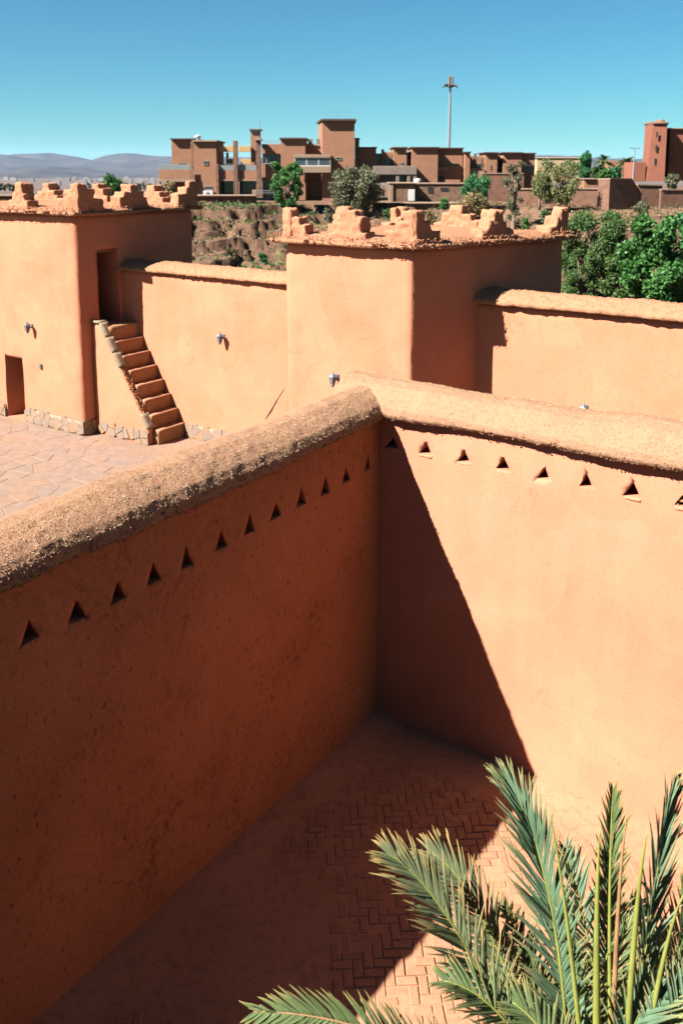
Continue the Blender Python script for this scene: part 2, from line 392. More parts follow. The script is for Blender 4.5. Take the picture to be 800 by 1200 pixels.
# terrace: dusty bed with irregular flagstones
V = []; Q = []
for (x0, x1, y0, y1) in ((-30, 12, 0.4, WY + 0.3), (-30, -0.4, -16, 0.4)):
    p, q = grid_sheet(x0, x1, y0, y1, ZT - 0.008, 0.25, 0.004, 0.6); q = q + sum(len(a) for a in V); V.append(p); Q.append(q)
terrace = kstruct('terrace_paving', pydata('terrace_paving', np.vstack(V), np.vstack(Q), True), M['paledust'])
def clip_poly(poly, p, n):
    out = []
    for i, a in enumerate(poly):
        b = poly[(i + 1) % len(poly)]; da = (a[0] - p[0]) * n[0] + (a[1] - p[1]) * n[1]; db = (b[0] - p[0]) * n[0] + (b[1] - p[1]) * n[1]
        if da <= 0: out.append(a)
        if da * db < 0: t = da / (da - db); out.append((a[0] + (b[0] - a[0]) * t, a[1] + (b[1] - a[1]) * t))
    return out
def voronoi(x0, x1, y0, y1, sx, sy, jit, gap, rg):
    pts = []
    for i in range(int((x1 - x0) / sx) + 3):
        for j in range(int((y1 - y0) / sy) + 3):
            pts.append((x0 + (i - 1 + 0.5 + rg.uniform(-jit, jit)) * sx, y0 + (j - 1 + 0.5 + rg.uniform(-jit, jit)) * sy))
    A = np.array(pts); res = []
    for k, p in enumerate(pts):
        if not (x0 <= p[0] <= x1 and y0 <= p[1] <= y1): continue
        d = np.hypot(A[:, 0] - p[0], A[:, 1] - p[1]); poly = [(x0, y0), (x1, y0), (x1, y1), (x0, y1)]
        poly = [(p[0] - 3 * sx, p[1] - 3 * sy), (p[0] + 3 * sx, p[1] - 3 * sy), (p[0] + 3 * sx, p[1] + 3 * sy), (p[0] - 3 * sx, p[1] + 3 * sy)]
        for m in np.argsort(d)[1:26]:
            q = pts[m]; n = (q[0] - p[0], q[1] - p[1]); L = math.hypot(*n)
            mid = ((p[0] + q[0]) / 2 - n[0] / L * gap, (p[1] + q[1]) / 2 - n[1] / L * gap)
            poly = clip_poly(poly, mid, (n[0] / L, n[1] / L))
            if len(poly) < 3: break
        for pp, nn in (((x0, 0), (-1, 0)), ((x1, 0), (1, 0)), ((0, y0), (0, -1)), ((0, y1), (0, 1))):
            if len(poly) >= 3: poly = clip_poly(poly, pp, nn)
        if len(poly) >= 3: res.append((p, poly))
    return res
rg = random.Random(5)
for p, poly in voronoi(-14.2, -6.3, -0.8, 4.25, 0.52, 0.40, 0.42, 0.006, rg):
    if not in_view(p[0], p[1], ZT, 40) or vnoise([[p[0] * 0.55 + 9.1, p[1] * 0.55, 1]])[0] > 0.62: continue
    rel = [(a[0] - p[0], a[1] - p[1]) for a in poly]
    o = obj('flagstone', slab_bm(rel, -0.04, 0.004, 0.007, 0.002), M['flag'], terrace); o.location = (p[0], p[1], ZT - 0.004 + rg.uniform(-0.006, 0.002))

# ------------------------------------------------------------------ kasbah: near court walls
def wall_box(x0, x1, y0, y1, z0, z1, res=0.07, amp=0.012, freq=1.4, fine=0.003, smooth_it=1):
    return rough_mesh(lambda m: m.box(x0, x1, y0, y1, z0, z1), res, amp, freq, smooth_it, (fine, 9.0))
def sweep(prof, path, closed_prof=True):
    """sweep a profile (offset, z) along a straight or bent plan path; returns vertices and quads"""
    n = len(prof); V = []
    for (p, t) in path:                              # t: plan normal for positive offsets
        for o_, z in prof: V.append((p[0] + t[0] * o_, p[1] + t[1] * o_, z + (p[2] if len(p) > 2 else 0)))
    V = np.array(V); m = len(path); q = []
    a = np.arange(m - 1)[:, None] * n + np.arange(n)[None]; b = np.arange(m - 1)[:, None] * n + (np.arange(n)[None] + 1) % n
    Q = np.stack([a, b, b + n, a + n], -1).reshape(-1, 4)
    return V, Q, n
def dense(prof, step):
    out = []
    for i, a in enumerate(prof):
        b = prof[(i + 1) % len(prof)]; k = max(1, int(math.hypot(b[0] - a[0], b[1] - a[1]) / step))
        for j in range(k): out.append((a[0] + (b[0] - a[0]) * j / k, a[1] + (b[1] - a[1]) * j / k))
    return out
def coping_mesh(name, prof, p0, p1, nrm, step, amps, seed=0.0, wob=0.015, drop=0.0):
    d = dense(prof, step); L = math.hypot(p1[0] - p0[0], p1[1] - p0[1]); m = int(L / step)
    path = [((p0[0] + (p1[0] - p0[0]) * k / m, p0[1] + (p1[1] - p0[1]) * k / m, -drop * (1 - k / m)), nrm) for k in range(m + 1)]
    V, Q, n = sweep(d, path)
    c = np.array([np.mean([x[0] for x in prof]), np.mean([x[1] for x in prof])])
    O = np.array(d); dirs = O - c; dirs = dirs / np.linalg.norm(dirs, axis=1)[:, None]; dirs = np.tile(dirs, (m + 1, 1))
    low = np.tile(np.clip((np.percentile(O[:, 1], 35) - O[:, 1]) / 0.08, 0, 1), m + 1)     # ragged lower lip
    D = 0
    for amp, fr in amps: D = D + fbm(V * fr + seed, 2) * amp
    rag = np.abs(fbm(V * np.array([14, 14, 5]) + 5 + seed, 3)) * 0.055 * low
    V[:, 2] += fbm(V * 0.7 + seed, 2) * wob
    V[:, 0] += nrm[0] * dirs[:, 0] * D; V[:, 1] += nrm[1] * dirs[:, 0] * D; V[:, 2] += dirs[:, 1] * D - rag
    ends = [list(range(n)), list(range((m) * n, (m + 1) * n))[::-1]]
    return V, Q, ends
def coping(root, prof, p0, p1, nrm, step, amps, mat, seed=0.0, name='coping', smooth=True, wob=0.015, drop=0.0):
    V, Q, ends = coping_mesh(name, prof, p0, p1, nrm, step, amps, seed, wob, drop)
    me = pydata(name, V, Q, smooth); me.materials.append(mat)
    bm = bmesh.new(); bm.from_mesh(me); bm.verts.ensure_lookup_table()
    for e in ends:
        try: bm.faces.new([bm.verts[i] for i in e])
        except ValueError: pass
    bmesh.ops.recalc_face_normals(bm, faces=bm.faces[:]); bm.to_mesh(me); bm.free()
    return kpart(name, me, mat, root), V
def clod_mesh(pts, sizes, flat=0.7, rg=RNG):
    """small angular lumps as one mesh"""
    base = np.array([(1, 0, 0), (-1, 0, 0), (0, 1, 0), (0, -1, 0), (0, 0, 1), (0, 0, -1)], float)
    fc = np.array([(0, 2, 4), (2, 1, 4), (1, 3, 4), (3, 0, 4), (2, 0, 5), (1, 2, 5), (3, 1, 5), (0, 3, 5)])
    n = len(pts); V = base[None] * rg.uniform(0.6, 1.25, (n, 6, 1)); a = rg.uniform(0, 6.28, n); ca, sa = np.cos(a), np.sin(a)
    V[:, :, 2] *= flat
    t = rg.uniform(-0.6, 0.6, n); c2, s2 = np.cos(t)[:, None], np.sin(t)[:, None]
    y = V[:, :, 1] * c2 - V[:, :, 2] * s2; z = V[:, :, 1] * s2 + V[:, :, 2] * c2
    x = V[:, :, 0] * ca[:, None] - y * sa[:, None]; y = V[:, :, 0] * sa[:, None] + y * ca[:, None]
    V = np.stack([x, y, z], -1) * np.asarray(sizes)[:, None, None] + np.asarray(pts)[:, None]
    return V.reshape(-1, 3), (fc[None] + 6 * np.arange(n)[:, None, None]).reshape(-1, 3)
def straw_mesh(pts, nrm_up, lens, rg=RNG):
    n = len(pts); a = rg.uniform(0, 6.28, n); d = np.stack([np.cos(a), np.sin(a), rg.uniform(-0.5, 0.5, n)], 1)
    d /= np.linalg.norm(d, axis=1)[:, None]; w = np.cross(d, nrm_up); w /= np.linalg.norm(w, axis=1)[:, None] + 1e-9
    L = np.asarray(lens)[:, None]; p = np.asarray(pts); wd = 0.0014
    up = nrm_up * 0.004
    V = np.stack([p - d * L - w * wd, p - d * L + w * wd, p + d * L + w * wd + up, p + d * L - w * wd + up, p + up * 1.2], 1)
    f = np.array([(0, 1, 4), (1, 2, 4), (2, 3, 4), (3, 0, 4)])
    return V.reshape(-1, 3), (f[None] + 5 * np.arange(n)[:, None, None]).reshape(-1, 3)

LP = [(0.10, 3.42), (0.135, 3.45), (0.135, 3.53), (0.09, 3.60), (0.0, 3.665), (-0.12, 3.72), (-0.25, 3.735), (-0.38, 3.69), (-0.48, 3.60), (-0.54, 3.49), (-0.53, 3.43), (-0.40, 3.42), (-0.2, 3.42), (0.0, 3.43)]
RP = [(-0.10, 3.46), (-0.13, 3.50), (-0.12, 3.57), (-0.05, 3.67), (0.06, 3.75), (0.20, 3.79), (0.33, 3.785), (0.45, 3.74), (0.55, 3.65), (0.60, 3.53), (0.58, 3.45), (0.40, 3.44), (0.2, 3.44), (0.0, 3.45)]
AMP = [(0.035, 0.9), (0.020, 3.2), (0.009, 11.0), (0.0042, 36.0)]
lw = kroot('courtyard_wall', 'shaded adobe courtyard wall running toward the viewer with straw-mud coping and a row of triangular vents', 'wall', 0, -4)
o = kpart('wall', wall_box(-0.45, 0, -10.5, 0.2, -0.2, 3.55), M['court_stained'], lw)
LT = [(0.2, 2.91), (0.59, 2.88), (0.957, 2.866), (1.34, 2.882), (1.734, 2.869), (2.089, 2.853), (2.451, 2.842), (2.846, 2.832), (3.217, 2.84), (3.575, 2.834), (3.942, 2.845), (4.325, 2.852), (4.72, 2.85), (5.1, 2.85)]
cb = MB()
for k, (l, z) in enumerate(LT):
    w = 0.075 if k else 0.05; h = 0.165 + rnd.uniform(-.02, .02)
    poly = [(-l - w + rnd.uniform(-.01, .01), z), (-l + w + rnd.uniform(-.01, .01), z + rnd.uniform(-.012, .012)), (-l + rnd.uniform(-.015, .015), z + h)]
    cb.extr(poly, 'x', -0.33, 0.1)
boolean_cut(o, cb.bm)
_, V = coping(lw, LP, (0, -9.5), (0, 0.06), (1, 0), 0.016, AMP, M['coping'], 3.0, drop=0.16)
def dress(root, V, zlo, count, straw_n, ylim, s0=0.004, s1=0.014, face=None):
    v = V[ylim(V)]
    low = v[v[:, 2] < zlo + 0.09]; pk = low[RNG.integers(0, len(low), count)] + RNG.normal(0, 0.006, (count, 3))
    cv, cf = clod_mesh(pk, RNG.uniform(s0, s1, count) * RNG.uniform(0.5, 1, count))
    o1 = kpart('clod', pydata('clod', cv, cf), M['coping'], root); tag(o1, kind='stuff')
    if straw_n:
        tp = v[v[:, 2] > zlo + 0.03]; pk = tp[RNG.integers(0, len(tp), 8000)] + RNG.normal(0, 0.002, (8000, 3)); cv, cf = clod_mesh(pk, RNG.uniform(0.002, 0.006, 8000))
        tag(kpart('crumb', pydata('crumb', cv, cf), M['coping'], root), kind='stuff')
        top = v[v[:, 2] > zlo + 0.06]; pk = top[RNG.integers(0, len(top), straw_n)] + np.array([0, 0, 0.003])
        sv, sf = straw_mesh(pk, np.tile([0.25, -0.25, 0.93], (straw_n, 1)), RNG.uniform(0.005, 0.022, straw_n) * RNG.uniform(0.3, 1, straw_n))
        o2 = kpart('straw', pydata('straw', sv, sf), M['straw'], root); tag(o2, kind='stuff')
dress(lw, V, 3.42, 7000, 1100, lambda v: (v[:, 0] > -0.15) & (v[:, 1] > -6))
rw = kroot('courtyard_wall', 'sunlit adobe courtyard wall with a diagonal shadow and triangular vents under its straw-mud coping', 'wall', 4, 0)
o = kpart('wall', wall_box(-0.45, 9.5, 0, 0.45, -0.2, 3.6), M['court'], rw)
RT = [(0.16, 3.122), (0.568, 3.123), (1.005, 3.125), (1.438, 3.122), (1.848, 3.119), (2.26, 3.121), (2.674, 3.12), (3.12, 3.122), (3.55, 3.12), (3.98, 3.12)]
cb = MB()
for k, (x, z) in enumerate(RT):
    w = 0.072; h = 0.125 + rnd.uniform(-.012, .018)
    poly = [(x - w + rnd.uniform(-.01, .01), z + rnd.uniform(-.012, .006)), (x + w + rnd.uniform(-.01, .01), z), (x + 0.012 + rnd.uniform(-.015, .015), z + h)]
    cb.extr(poly, 'y', -0.1, 0.33)
boolean_cut(o, cb.bm)
for k, (x, z) in enumerate(RT):
    bm = rough_mesh(lambda m: m.extr([(-0.012, z - 0.004), (0.02, z - 0.002), (0.02, z - 0.05), (-0.001, z - 0.045)], 'x', x - 0.075, x + 0.085), 0.03, 0.004, 9, 1)
    kpart('sill', bm, M['court'], rw)
cv, cf = clod_mesh(np.column_stack([RNG.uniform(3.06, 3.18, 40), RNG.uniform(0.0, 0.1, 40), RNG.uniform(3.125, 3.19, 40)]), RNG.uniform(0.012, 0.028, 40))
tag(kpart('rubble', pydata('rubble', cv, cf), M['merlon'], rw), kind='stuff')
_, V = coping(rw, RP, (-0.52, 0), (9.3, 0), (0, 1), 0.016, AMP, M['coping'], 8.0)
dress(rw, V, 3.44, 7000, 1100, lambda v: (v[:, 1] < 0.5) & (v[:, 0] < 5.5))

# ------------------------------------------------------------------ kasbah: curtain walls, towers, stair
def plinth_stones(root, face, a0, a1, c, z0, z1, thick=0.07, sx=0.26, sz=0.15, seed=1):
    """irregular stones set in a mortar band on a wall face: face '-y' (front) or '+x' (side)"""
    rg2 = random.Random(seed)
    for p, poly in voronoi(a0, a1, z0, z1, sx, sz, 0.36, 0.008, rg2):
        mb = MB(); t = thick + rg2.uniform(0.001, 0.008)
        if face == '-y': mb.extr(poly, 'y', c - t, c + 0.01)
        else: mb.extr(poly, 'x', c - 0.01, c + t)
        kpart('stone', mb.bm, M['plinth'], root)
def plain_box_part(name, root, mat, *b, res=0.12, amp=0.01, fr=2.5, sm=1, fine=0.004):
    return kpart(name, rough_mesh(lambda m: m.box(*b), res, amp, fr, sm, (fine, 10.0)), mat, root)
WP = [(-0.10, 3.84), (-0.125, 3.87), (-0.11, 3.92), (0.02, 4.00), (0.16, 4.055), (0.30, 4.065), (0.42, 4.02), (0.52, 3.94), (0.55, 3.86), (0.4, 3.83), (0.2, 3.83)]
WAMP = [(0.03, 0.8), (0.02, 3.0), (0.018, 12.0), (0.016, 30.0)]
w1 = kroot('curtain_wall', 'sunlit adobe wall between the stair and the middle tower, with rounded straw-mud coping', 'wall', -7.2, WY, ZT)
plain_box_part('wall', w1, M['wall'], -10.3, -4.0, WY, WY + 0.44, ZT - 0.3, 3.86)
coping(w1, WP, (-10.3, WY), (-4.0, WY), (0, 1), 0.03, WAMP, M['eave'], 1.0)
plain_box_part('plinth', w1, M['mortar'], -8.35, -4.2, WY - 0.05, WY + 0.02, ZT - 0.1, ZT + 0.30, amp=0.006)
plinth_stones(w1, '-y', -8.33, -6.3, WY, ZT, ZT + 0.31, 0.05, seed=3)
mb = MB(); a, b = Vector((-6.15, WY - 0.004, 1.12)), Vector((-5.66, WY - 0.004, 1.80))
mb.tube([a.lerp(b, k / 7) + Vector((rnd.uniform(-.012, .012), 0, rnd.uniform(-.012, .012))) for k in range(8)], [0.004, 0.009, 0.012, 0.009, 0.013, 0.01, 0.009, 0.004], 6)
kpart('crack', mb.bm, M['dark'], w1)
w2 = kroot('curtain_wall', 'sunlit adobe wall right of the middle tower, ending against green trees', 'wall', 3, WY, ZT)
plain_box_part('wall', w2, M['wall'], -2.6, 12.0, WY, WY + 0.44, ZT - 0.3, 3.86)
coping(w2, WP, (-2.6, WY), (12.0, WY), (0, 1), 0.03, WAMP, M['eave'], 6.0)

def step_poly(h, steps, run, first):
    """half of a stepped merlon: full height at 0, stepping down outward"""
    x = first * rnd.uniform(0.8, 1.3); z = h; pts = [(0, h)]; cut = [rnd.uniform(0.55, 1.45) for _ in range(steps)]; tot = sum(cut)
    for k in range(steps):
        pts.append((x, z)); z -= h * cut[k] / tot; pts.append((x + rnd.uniform(0, 0.03), z)); x += run * rnd.uniform(0.6, 1.45)
    return pts
def merlon_mid(root, x, y, z, ang, h=0.46, first=0.10, run=0.13, t=0.24, seed=0, steps=3):
    half = step_poly(h - 0.03, steps, run * 0.80, first * 0.75); half[-1] = (half[-1][0], -0.08)
    oth = step_poly(h - 0.03, steps, run * 0.80, first * 0.75); oth[-1] = (oth[-1][0], -0.08)
    poly = [(-p[0], p[1]) for p in oth[::-1]][:-1] + half[1:]
    poly = [q for k, q in enumerate(poly) if k == 0 or (abs(q[0] - poly[k - 1][0]) + abs(q[1] - poly[k - 1][1])) > 1e-6]
    bm = rough_mesh(lambda m: m.extr(poly, 'y', -t / 2, t / 2), 0.03, 0.035, 5.5, 3, (0.02, 15), seed)
    bmesh.ops.transform(bm, matrix=Matrix.Translation((x, y, z)) @ Matrix.Rotation(ang, 4, 'Z'), verts=bm.verts)
    kpart('merlon', bm, M['merlon'], root)
def merlon_corner(root, x, y, z, a1, a2, h=0.52, first=0.12, run=0.14, t=0.24, seed=0, steps=3):
    half = step_poly(h - 0.04, steps, run * 1.3, first * 1.0); half[-1] = (half[-1][0], -0.08); poly = half + [(0, -0.08)]
    bm = None
    for i, a in enumerate((a1, a2)):
        b = rough_mesh(lambda m: m.extr([(p[0] - (t / 2 if False else 0), p[1] - 0.004 * i) for p in poly], 'y', -t / 2 + 0.002 * i, t / 2 - 0.002 * i), 0.03, 0.035, 5.5, 3, (0.02, 15), seed + i * 3)
        bmesh.ops.transform(b, matrix=Matrix.Translation((x - 0 * math.cos(a), y, z)) @ Matrix.Rotation(a, 4, 'Z') @ Matrix.Translation((-t / 2, 0, 0)), verts=b.verts)
        if bm is None: bm = b
        else:
            me = bpy.data.meshes.new('t'); b.to_mesh(me); bm.from_mesh(me); bpy.data.meshes.remove(me); b.free()
    for f in bm.faces: f.smooth = True
    kpart('merlon', bm, M['merlon'], root)
def inset_poly(poly, d):
    """offset a counter-clockwise plan polygon outward by d"""
    out = []; n = len(poly)
    for i in range(n):
        p0, p1, p2 = Vector(poly[i - 1]), Vector(poly[i]), Vector(poly[(i + 1) % n])
        e1, e2 = (p1 - p0).normalized(), (p2 - p1).normalized()
        n1, n2 = Vector((e1.y, -e1.x)), Vector((e2.y, -e2.x))
        b = (n1 + n2); b = b / max(0.3, b.length_squared) * 2
        out.append(tuple(p1 + b * d))
    return out
def eave_part(root, poly, z, over, thick, seed, nclod=1500):
    P0 = inset_poly(poly, over)
    def fn(m): m.prism(P0, z, z + thick)
    bm = rough_mesh(fn, 0.055, 0.03, 2.2, 1, (0.018, 15), seed)
    # upper surface falls gently to the lip
    A = [Vector((p[0], p[1], 0)) for p in P0]
    for v in bm.verts:
        if v.co.z > z + thick * 0.6:
            dmin = min(abs((Vector((v.co.x, v.co.y, 0)) - A[i]).cross((A[(i + 1) % len(A)] - A[i]).normalized()).z) for i in range(len(A)))
            v.co.z -= 0.075 * max(0.0, 1 - dmin / 0.34)
    o = kpart('eave', bm, M['eave'], root)
    pk = []
    for i in range(len(P0)):
        a, b = Vector(P0[i]), Vector(P0[(i + 1) % len(P0)]); k = int(nclod * (b - a).length / 14)
        nrm = Vector(((b - a).y, -(b - a).x)).normalized()
        for _ in range(k):
            q = a.lerp(b, rnd.random()) - nrm * (abs(rnd.gauss(0, 0.07)) - 0.02); pk.append((q.x, q.y, z + thick * rnd.uniform(0.05, 1.1)))
    cv, cf = clod_mesh(np.array(pk), RNG.uniform(0.006, 0.022, len(pk)))
    tag(kpart('pebble', pydata('pebble', cv, cf), M['merlon'], root), kind='stuff')

# tower with the stair door
T1Z = 5.07
T1P = [(-15.6, 4.30), (-10.13, 4.30), (-10.13, 7.72), (-15.6, 7.72)]
t1 = kroot('corner_tower', 'square adobe tower at the left edge with crumbling stepped merlons and two doorways', 'tower', -12.8, 6, ZT)
o = kpart('wall', rough_mesh(lambda m: m.prism(T1P, ZT - 0.3, T1Z), 0.11, 0.028, 1.6, 2, (0.006, 8.0), 2.0), M['wall'], t1)
cb = MB(); cb.box(-12.79, -12.13, 4.1, 5.0, ZT + 0.002, 1.83); cb.box(-11.3, -9.9, 4.82, 5.40, 2.725, 4.32)
boolean_cut(o, cb.bm)
eave_part(t1, T1P, T1Z - 0.01, 0.19, 0.15, 4.0, 2600)
mz = T1Z + 0.12
merlon_corner(t1, -10.08, 4.38, mz, math.pi, math.pi / 2, 0.56, 0.13, 0.17, 0.26, 1)
merlon_mid(t1, -11.86, 4.36, mz, 0, 0.55, 0.15, 0.13, 0.3, 2)
merlon_mid(t1, -13.7, 4.36, mz, 0, 0.5, 0.12, 0.14, 0.3, 12)
merlon_mid(t1, -10.2, 5.86, mz, math.pi / 2, 0.52, 0.14, 0.17, 0.32, 3)
merlon_corner(t1, -10.12, 7.6, mz, -math.pi / 2, math.pi, 0.58, 0.13, 0.16, 0.28, 4)
merlon_mid(t1, -11.25, 7.58, mz, 0, 0.46, 0.16, 0.18, 0.3, 5)
merlon_mid(t1, -13.2, 7.58, mz, 0, 0.48, 0.16, 0.20, 0.3, 6)
merlon_mid(t1, -15.2, 7.58, mz, 0, 0.48, 0.16, 0.20, 0.3, 7)
for a0, a1 in ((-15.0, -12.81), (-12.11, -10.09)):
    plain_box_part('plinth', t1, M['mortar'], a0, a1, 4.24, 4.32, ZT - 0.1, ZT + 0.32, amp=0.004, res=0.15)
plinth_stones(t1, '-y', -14.6, -12.82, 4.30, ZT, ZT + 0.33, 0.06, seed=5)
plinth_stones(t1, '-y', -12.10, -10.09, 4.30, ZT, ZT + 0.33, 0.06, seed=6)
plinth_stones(t1, '+x', 4.26, 4.62, -10.13, ZT, ZT + 0.33, 0.04, seed=7)
df = kpart('door_frame', MB().box(-12.30, -12.23, 4.42, 4.52, ZT, 1.83, 0.006).box(-12.79, -12.30, 4.44, 4.50, 1.76, 1.828, 0.006).bm, M['wood'], t1)
dr = kpart('door', MB().box(-12.22, -12.18, 4.45, 4.98, ZT + 0.02, 1.80, 0.004).bm, M['wood'], t1)
kpart('door_frame', MB().box(-10.38, -10.30, 4.84, 4.90, 2.73, 4.30, 0.006).box(-10.38, -10.30, 4.90, 5.40, 4.24, 4.30, 0.006).bm, M['wood'], t1)
kpart('door', MB().box(-10.95, -10.40, 4.86, 4.90, 2.74, 4.22, 0.004).bm, M['wood'], t1)
kpart('switch_box', MB().box(-11.52, -11.455, 4.262, 4.31, 1.68, 1.79, 0.008).bm, M['lantern'], t1)

# middle tower
T2Z = 4.80
T2P = [(-4.50, 4.11), (-2.03, 4.11), (-0.93, 7.50), (-4.35, 7.55)]
t2 = kroot('corner_tower', 'squat adobe tower in the middle behind the court corner, with pebbly eaves and stepped merlons', 'tower', -3, 5.8, ZT)
kpart('wall', rough_mesh(lambda m: m.prism(T2P, ZT - 0.3, T2Z), 0.10, 0.028, 1.6, 2, (0.006, 8.0), 9.0), M['wall'], t2)
eave_part(t2, T2P, T2Z - 0.01, 0.19, 0.145, 7.0, 2600)
mz = T2Z + 0.105; A2 = math.atan2(3.39, 1.10)
merlon_corner(t2, -4.42, 4.2, mz, 0, A2, 0.50, 0.16, 0.11, 0.24, 21)
merlon_mid(t2, -3.18, 4.18, mz, 0, 0.48, 0.16, 0.13, 0.28, 22)
merlon_corner(t2, -2.06, 4.2, mz, math.pi, A2, 0.52, 0.13, 0.15, 0.26, 23)
merlon_mid(t2, -1.53, 5.85, mz, A2, 0.47, 0.13, 0.17, 0.3, 24)
merlon_corner(t2, -1.02, 7.38, mz, A2 + math.pi, math.pi, 0.48, 0.13, 0.16, 0.28, 25)
merlon_mid(t2, -4.40, 5.75, mz, math.pi / 2, 0.46, 0.14, 0.17, 0.28, 26)
merlon_corner(t2, -4.28, 7.42, mz, 0, A2 + math.pi, 0.40, 0.12, 0.13, 0.26, 28)
merlon_mid(t2, -2.95, 7.42, mz, 0, 0.46, 0.14, 0.18, 0.28, 27)

# stair
st = kroot('staircase', 'steep clay staircase with a sloping side wall climbing to the upper tower door', 'staircase', -9.2, 5, ZT)
for i in range(8):
    r0 = -8.357 - 0.198 * i; z1 = ZT + 0.289 * (i + 1)
    kpart('step', rough_mesh(lambda m: m.box(-9.62 if i < 7 else -10.3, r0, 4.745, WY + 0.1, ZT - 0.05 if i == 0 else z1 - 0.289 - 0.02, z1 - 0.002 * i), 0.07, 0.006, 5, 0, (0.003, 18), i * 2.0), M['step'], st)
    kpart('lit_tread', rough_mesh(lambda m: m.box(r0 - 0.1, r0 + 0.012, 4.75, WY - 0.02, z1 - 0.035, z1 + 0.006), 0.05, 0.005, 7, 0, (0.003, 18), i * 2.0), M['dust'], st)  # dusty tread tops, paler than the risers: sunlight put into the colour
kpart('step', rough_mesh(lambda m: m.box(-10.5, -9.68, 4.70, WY + 0.1, 2.3, 2.73), 0.1, 0.01, 5, 1), M['step'], st)
sw = [(-10.16, ZT - 0.1), (-8.50, ZT - 0.1), (-8.50, 0.70), (-9.86, 2.80), (-10.16, 2.80)]
kpart('stair_wall', rough_mesh(lambda m: m.extr(sw, 'y', 4.60, 4.76), 0.09, 0.01, 2.5, 1, (0.004, 9)), M['wall'], st)
plinth_stones(st, '-y', -10.0, -8.50, 4.60, ZT, ZT + 0.30, 0.03, seed=9)
sl = Vector((1.36, 0, -2.10)).normalized(); up = Vector((2.10, 0, 1.36)).normalized()
def cap(t0, t1, seed):
    a, b = Vector((-9.86, 0, 2.80)) + sl * t0, Vector((-9.86, 0, 2.80)) + sl * t1
    poly = [(p.x, p.z) for p in (a - up * 0.004, b - up * 0.004, b + up * 0.045, a + up * 0.045)]
    kpart('cap_slab', rough_mesh(lambda m: m.extr(poly, 'y', 4.575, 4.785), 0.06, 0.005, 5, 0, (0.003, 16), seed), M['slab'], st)
cap(0.0, 0.33, 1); cap(0.345, 0.70, 2); cap(0.715, 1.05, 3); cap(2.13, 2.47, 4)
kpart('cap_slab', rough_mesh(lambda m: m.box(-10.14, -9.85, 4.575, 4.785, 2.80, 2.848), 0.06, 0.005, 5, 0), M['slab'], st)
pk = np.array([tuple(Vector((-9.86, rnd.uniform(4.61, 4.75), 2.80)) + sl * rnd.uniform(1.06, 2.12) + up * rnd.uniform(0, 0.03)) for _ in range(320)])
cv, cf = clod_mesh(pk, RNG.uniform(0.012, 0.035, len(pk)))
tag(kpart('rubble', pydata('rubble', cv, cf), M['merlon'], st), kind='stuff')

# wall lanterns
def lantern(label, x, y, z):
    t = kroot('wall_lantern', label, 'lantern', x, y, z, 'wall lanterns on the adobe walls')
    def p(nm, mb, mat): return kpart(nm, mb.bm, M[mat], t)
    cx, cy = x, y - 0.15
    m = MB(); m.tube([(x, y + 0.01, z + 0.02), (x, y - 0.07, z - 0.03), (x, y - 0.14, z - 0.10), (cx, cy, z - 0.13)], 0.012, 8); m.lathe([(0.045, 0), (0.045, 0.012), (0.02, 0.02)], 10, (0, 0, 0)) if False else None
    p('bracket', m, 'lantern')
    p('wall_plate', MB().box(x - 0.035, x + 0.035, y - 0.018, y + 0.02, z - 0.05, z + 0.07, 0.006), 'lantern')
    p('lamp_glass', MB().lathe([(0.035, -0.115), (0.052, -0.06), (0.068, 0.01), (0.072, 0.04)], 6, (cx, cy, z)), 'lantern_glass')
    p('lamp_base', MB().lathe([(0.012, -0.165), (0.022, -0.15), (0.042, -0.118), (0.036, -0.108)], 6, (cx, cy, z)), 'lantern')
    fr = MB()
    for k in range(6):
        a = math.pi / 3 * k; fr.tube([(cx + 0.038 * math.cos(a), cy + 0.038 * math.sin(a), z - 0.11), (cx + 0.056 * math.cos(a), cy + 0.056 * math.sin(a), z - 0.06), (cx + 0.074 * math.cos(a), cy + 0.074 * math.sin(a), z + 0.04)], 0.005, 5)
    p('lamp_frame', fr, 'lantern')
    p('lamp_cap', MB().lathe([(0.088, 0.038), (0.085, 0.05), (0.055, 0.085), (0.022, 0.105), (0.012, 0.12), (0.016, 0.135), (0.004, 0.16)], 6, (cx, cy, z)), 'lantern')
    for ch in t.children: ch.location = -Vector(t['kpos']) * 0.84
    t.scale = (0.84, 0.84, 0.84)
    for ch in t.children: ch.location = -Vector(t['kpos'])
lantern('grey metal lantern on the sunlit face of the left tower', -11.72, 4.29, 2.60)
lantern('grey metal lantern high on the wall beside the staircase', -7.20, WY, 2.66)
lantern('grey metal lantern on the middle tower, just above the near coping', -3.42, 4.10, 2.60)
lantern('grey lantern with only its cap peeking over the near coping at right', 0.30, WY, 2.34)

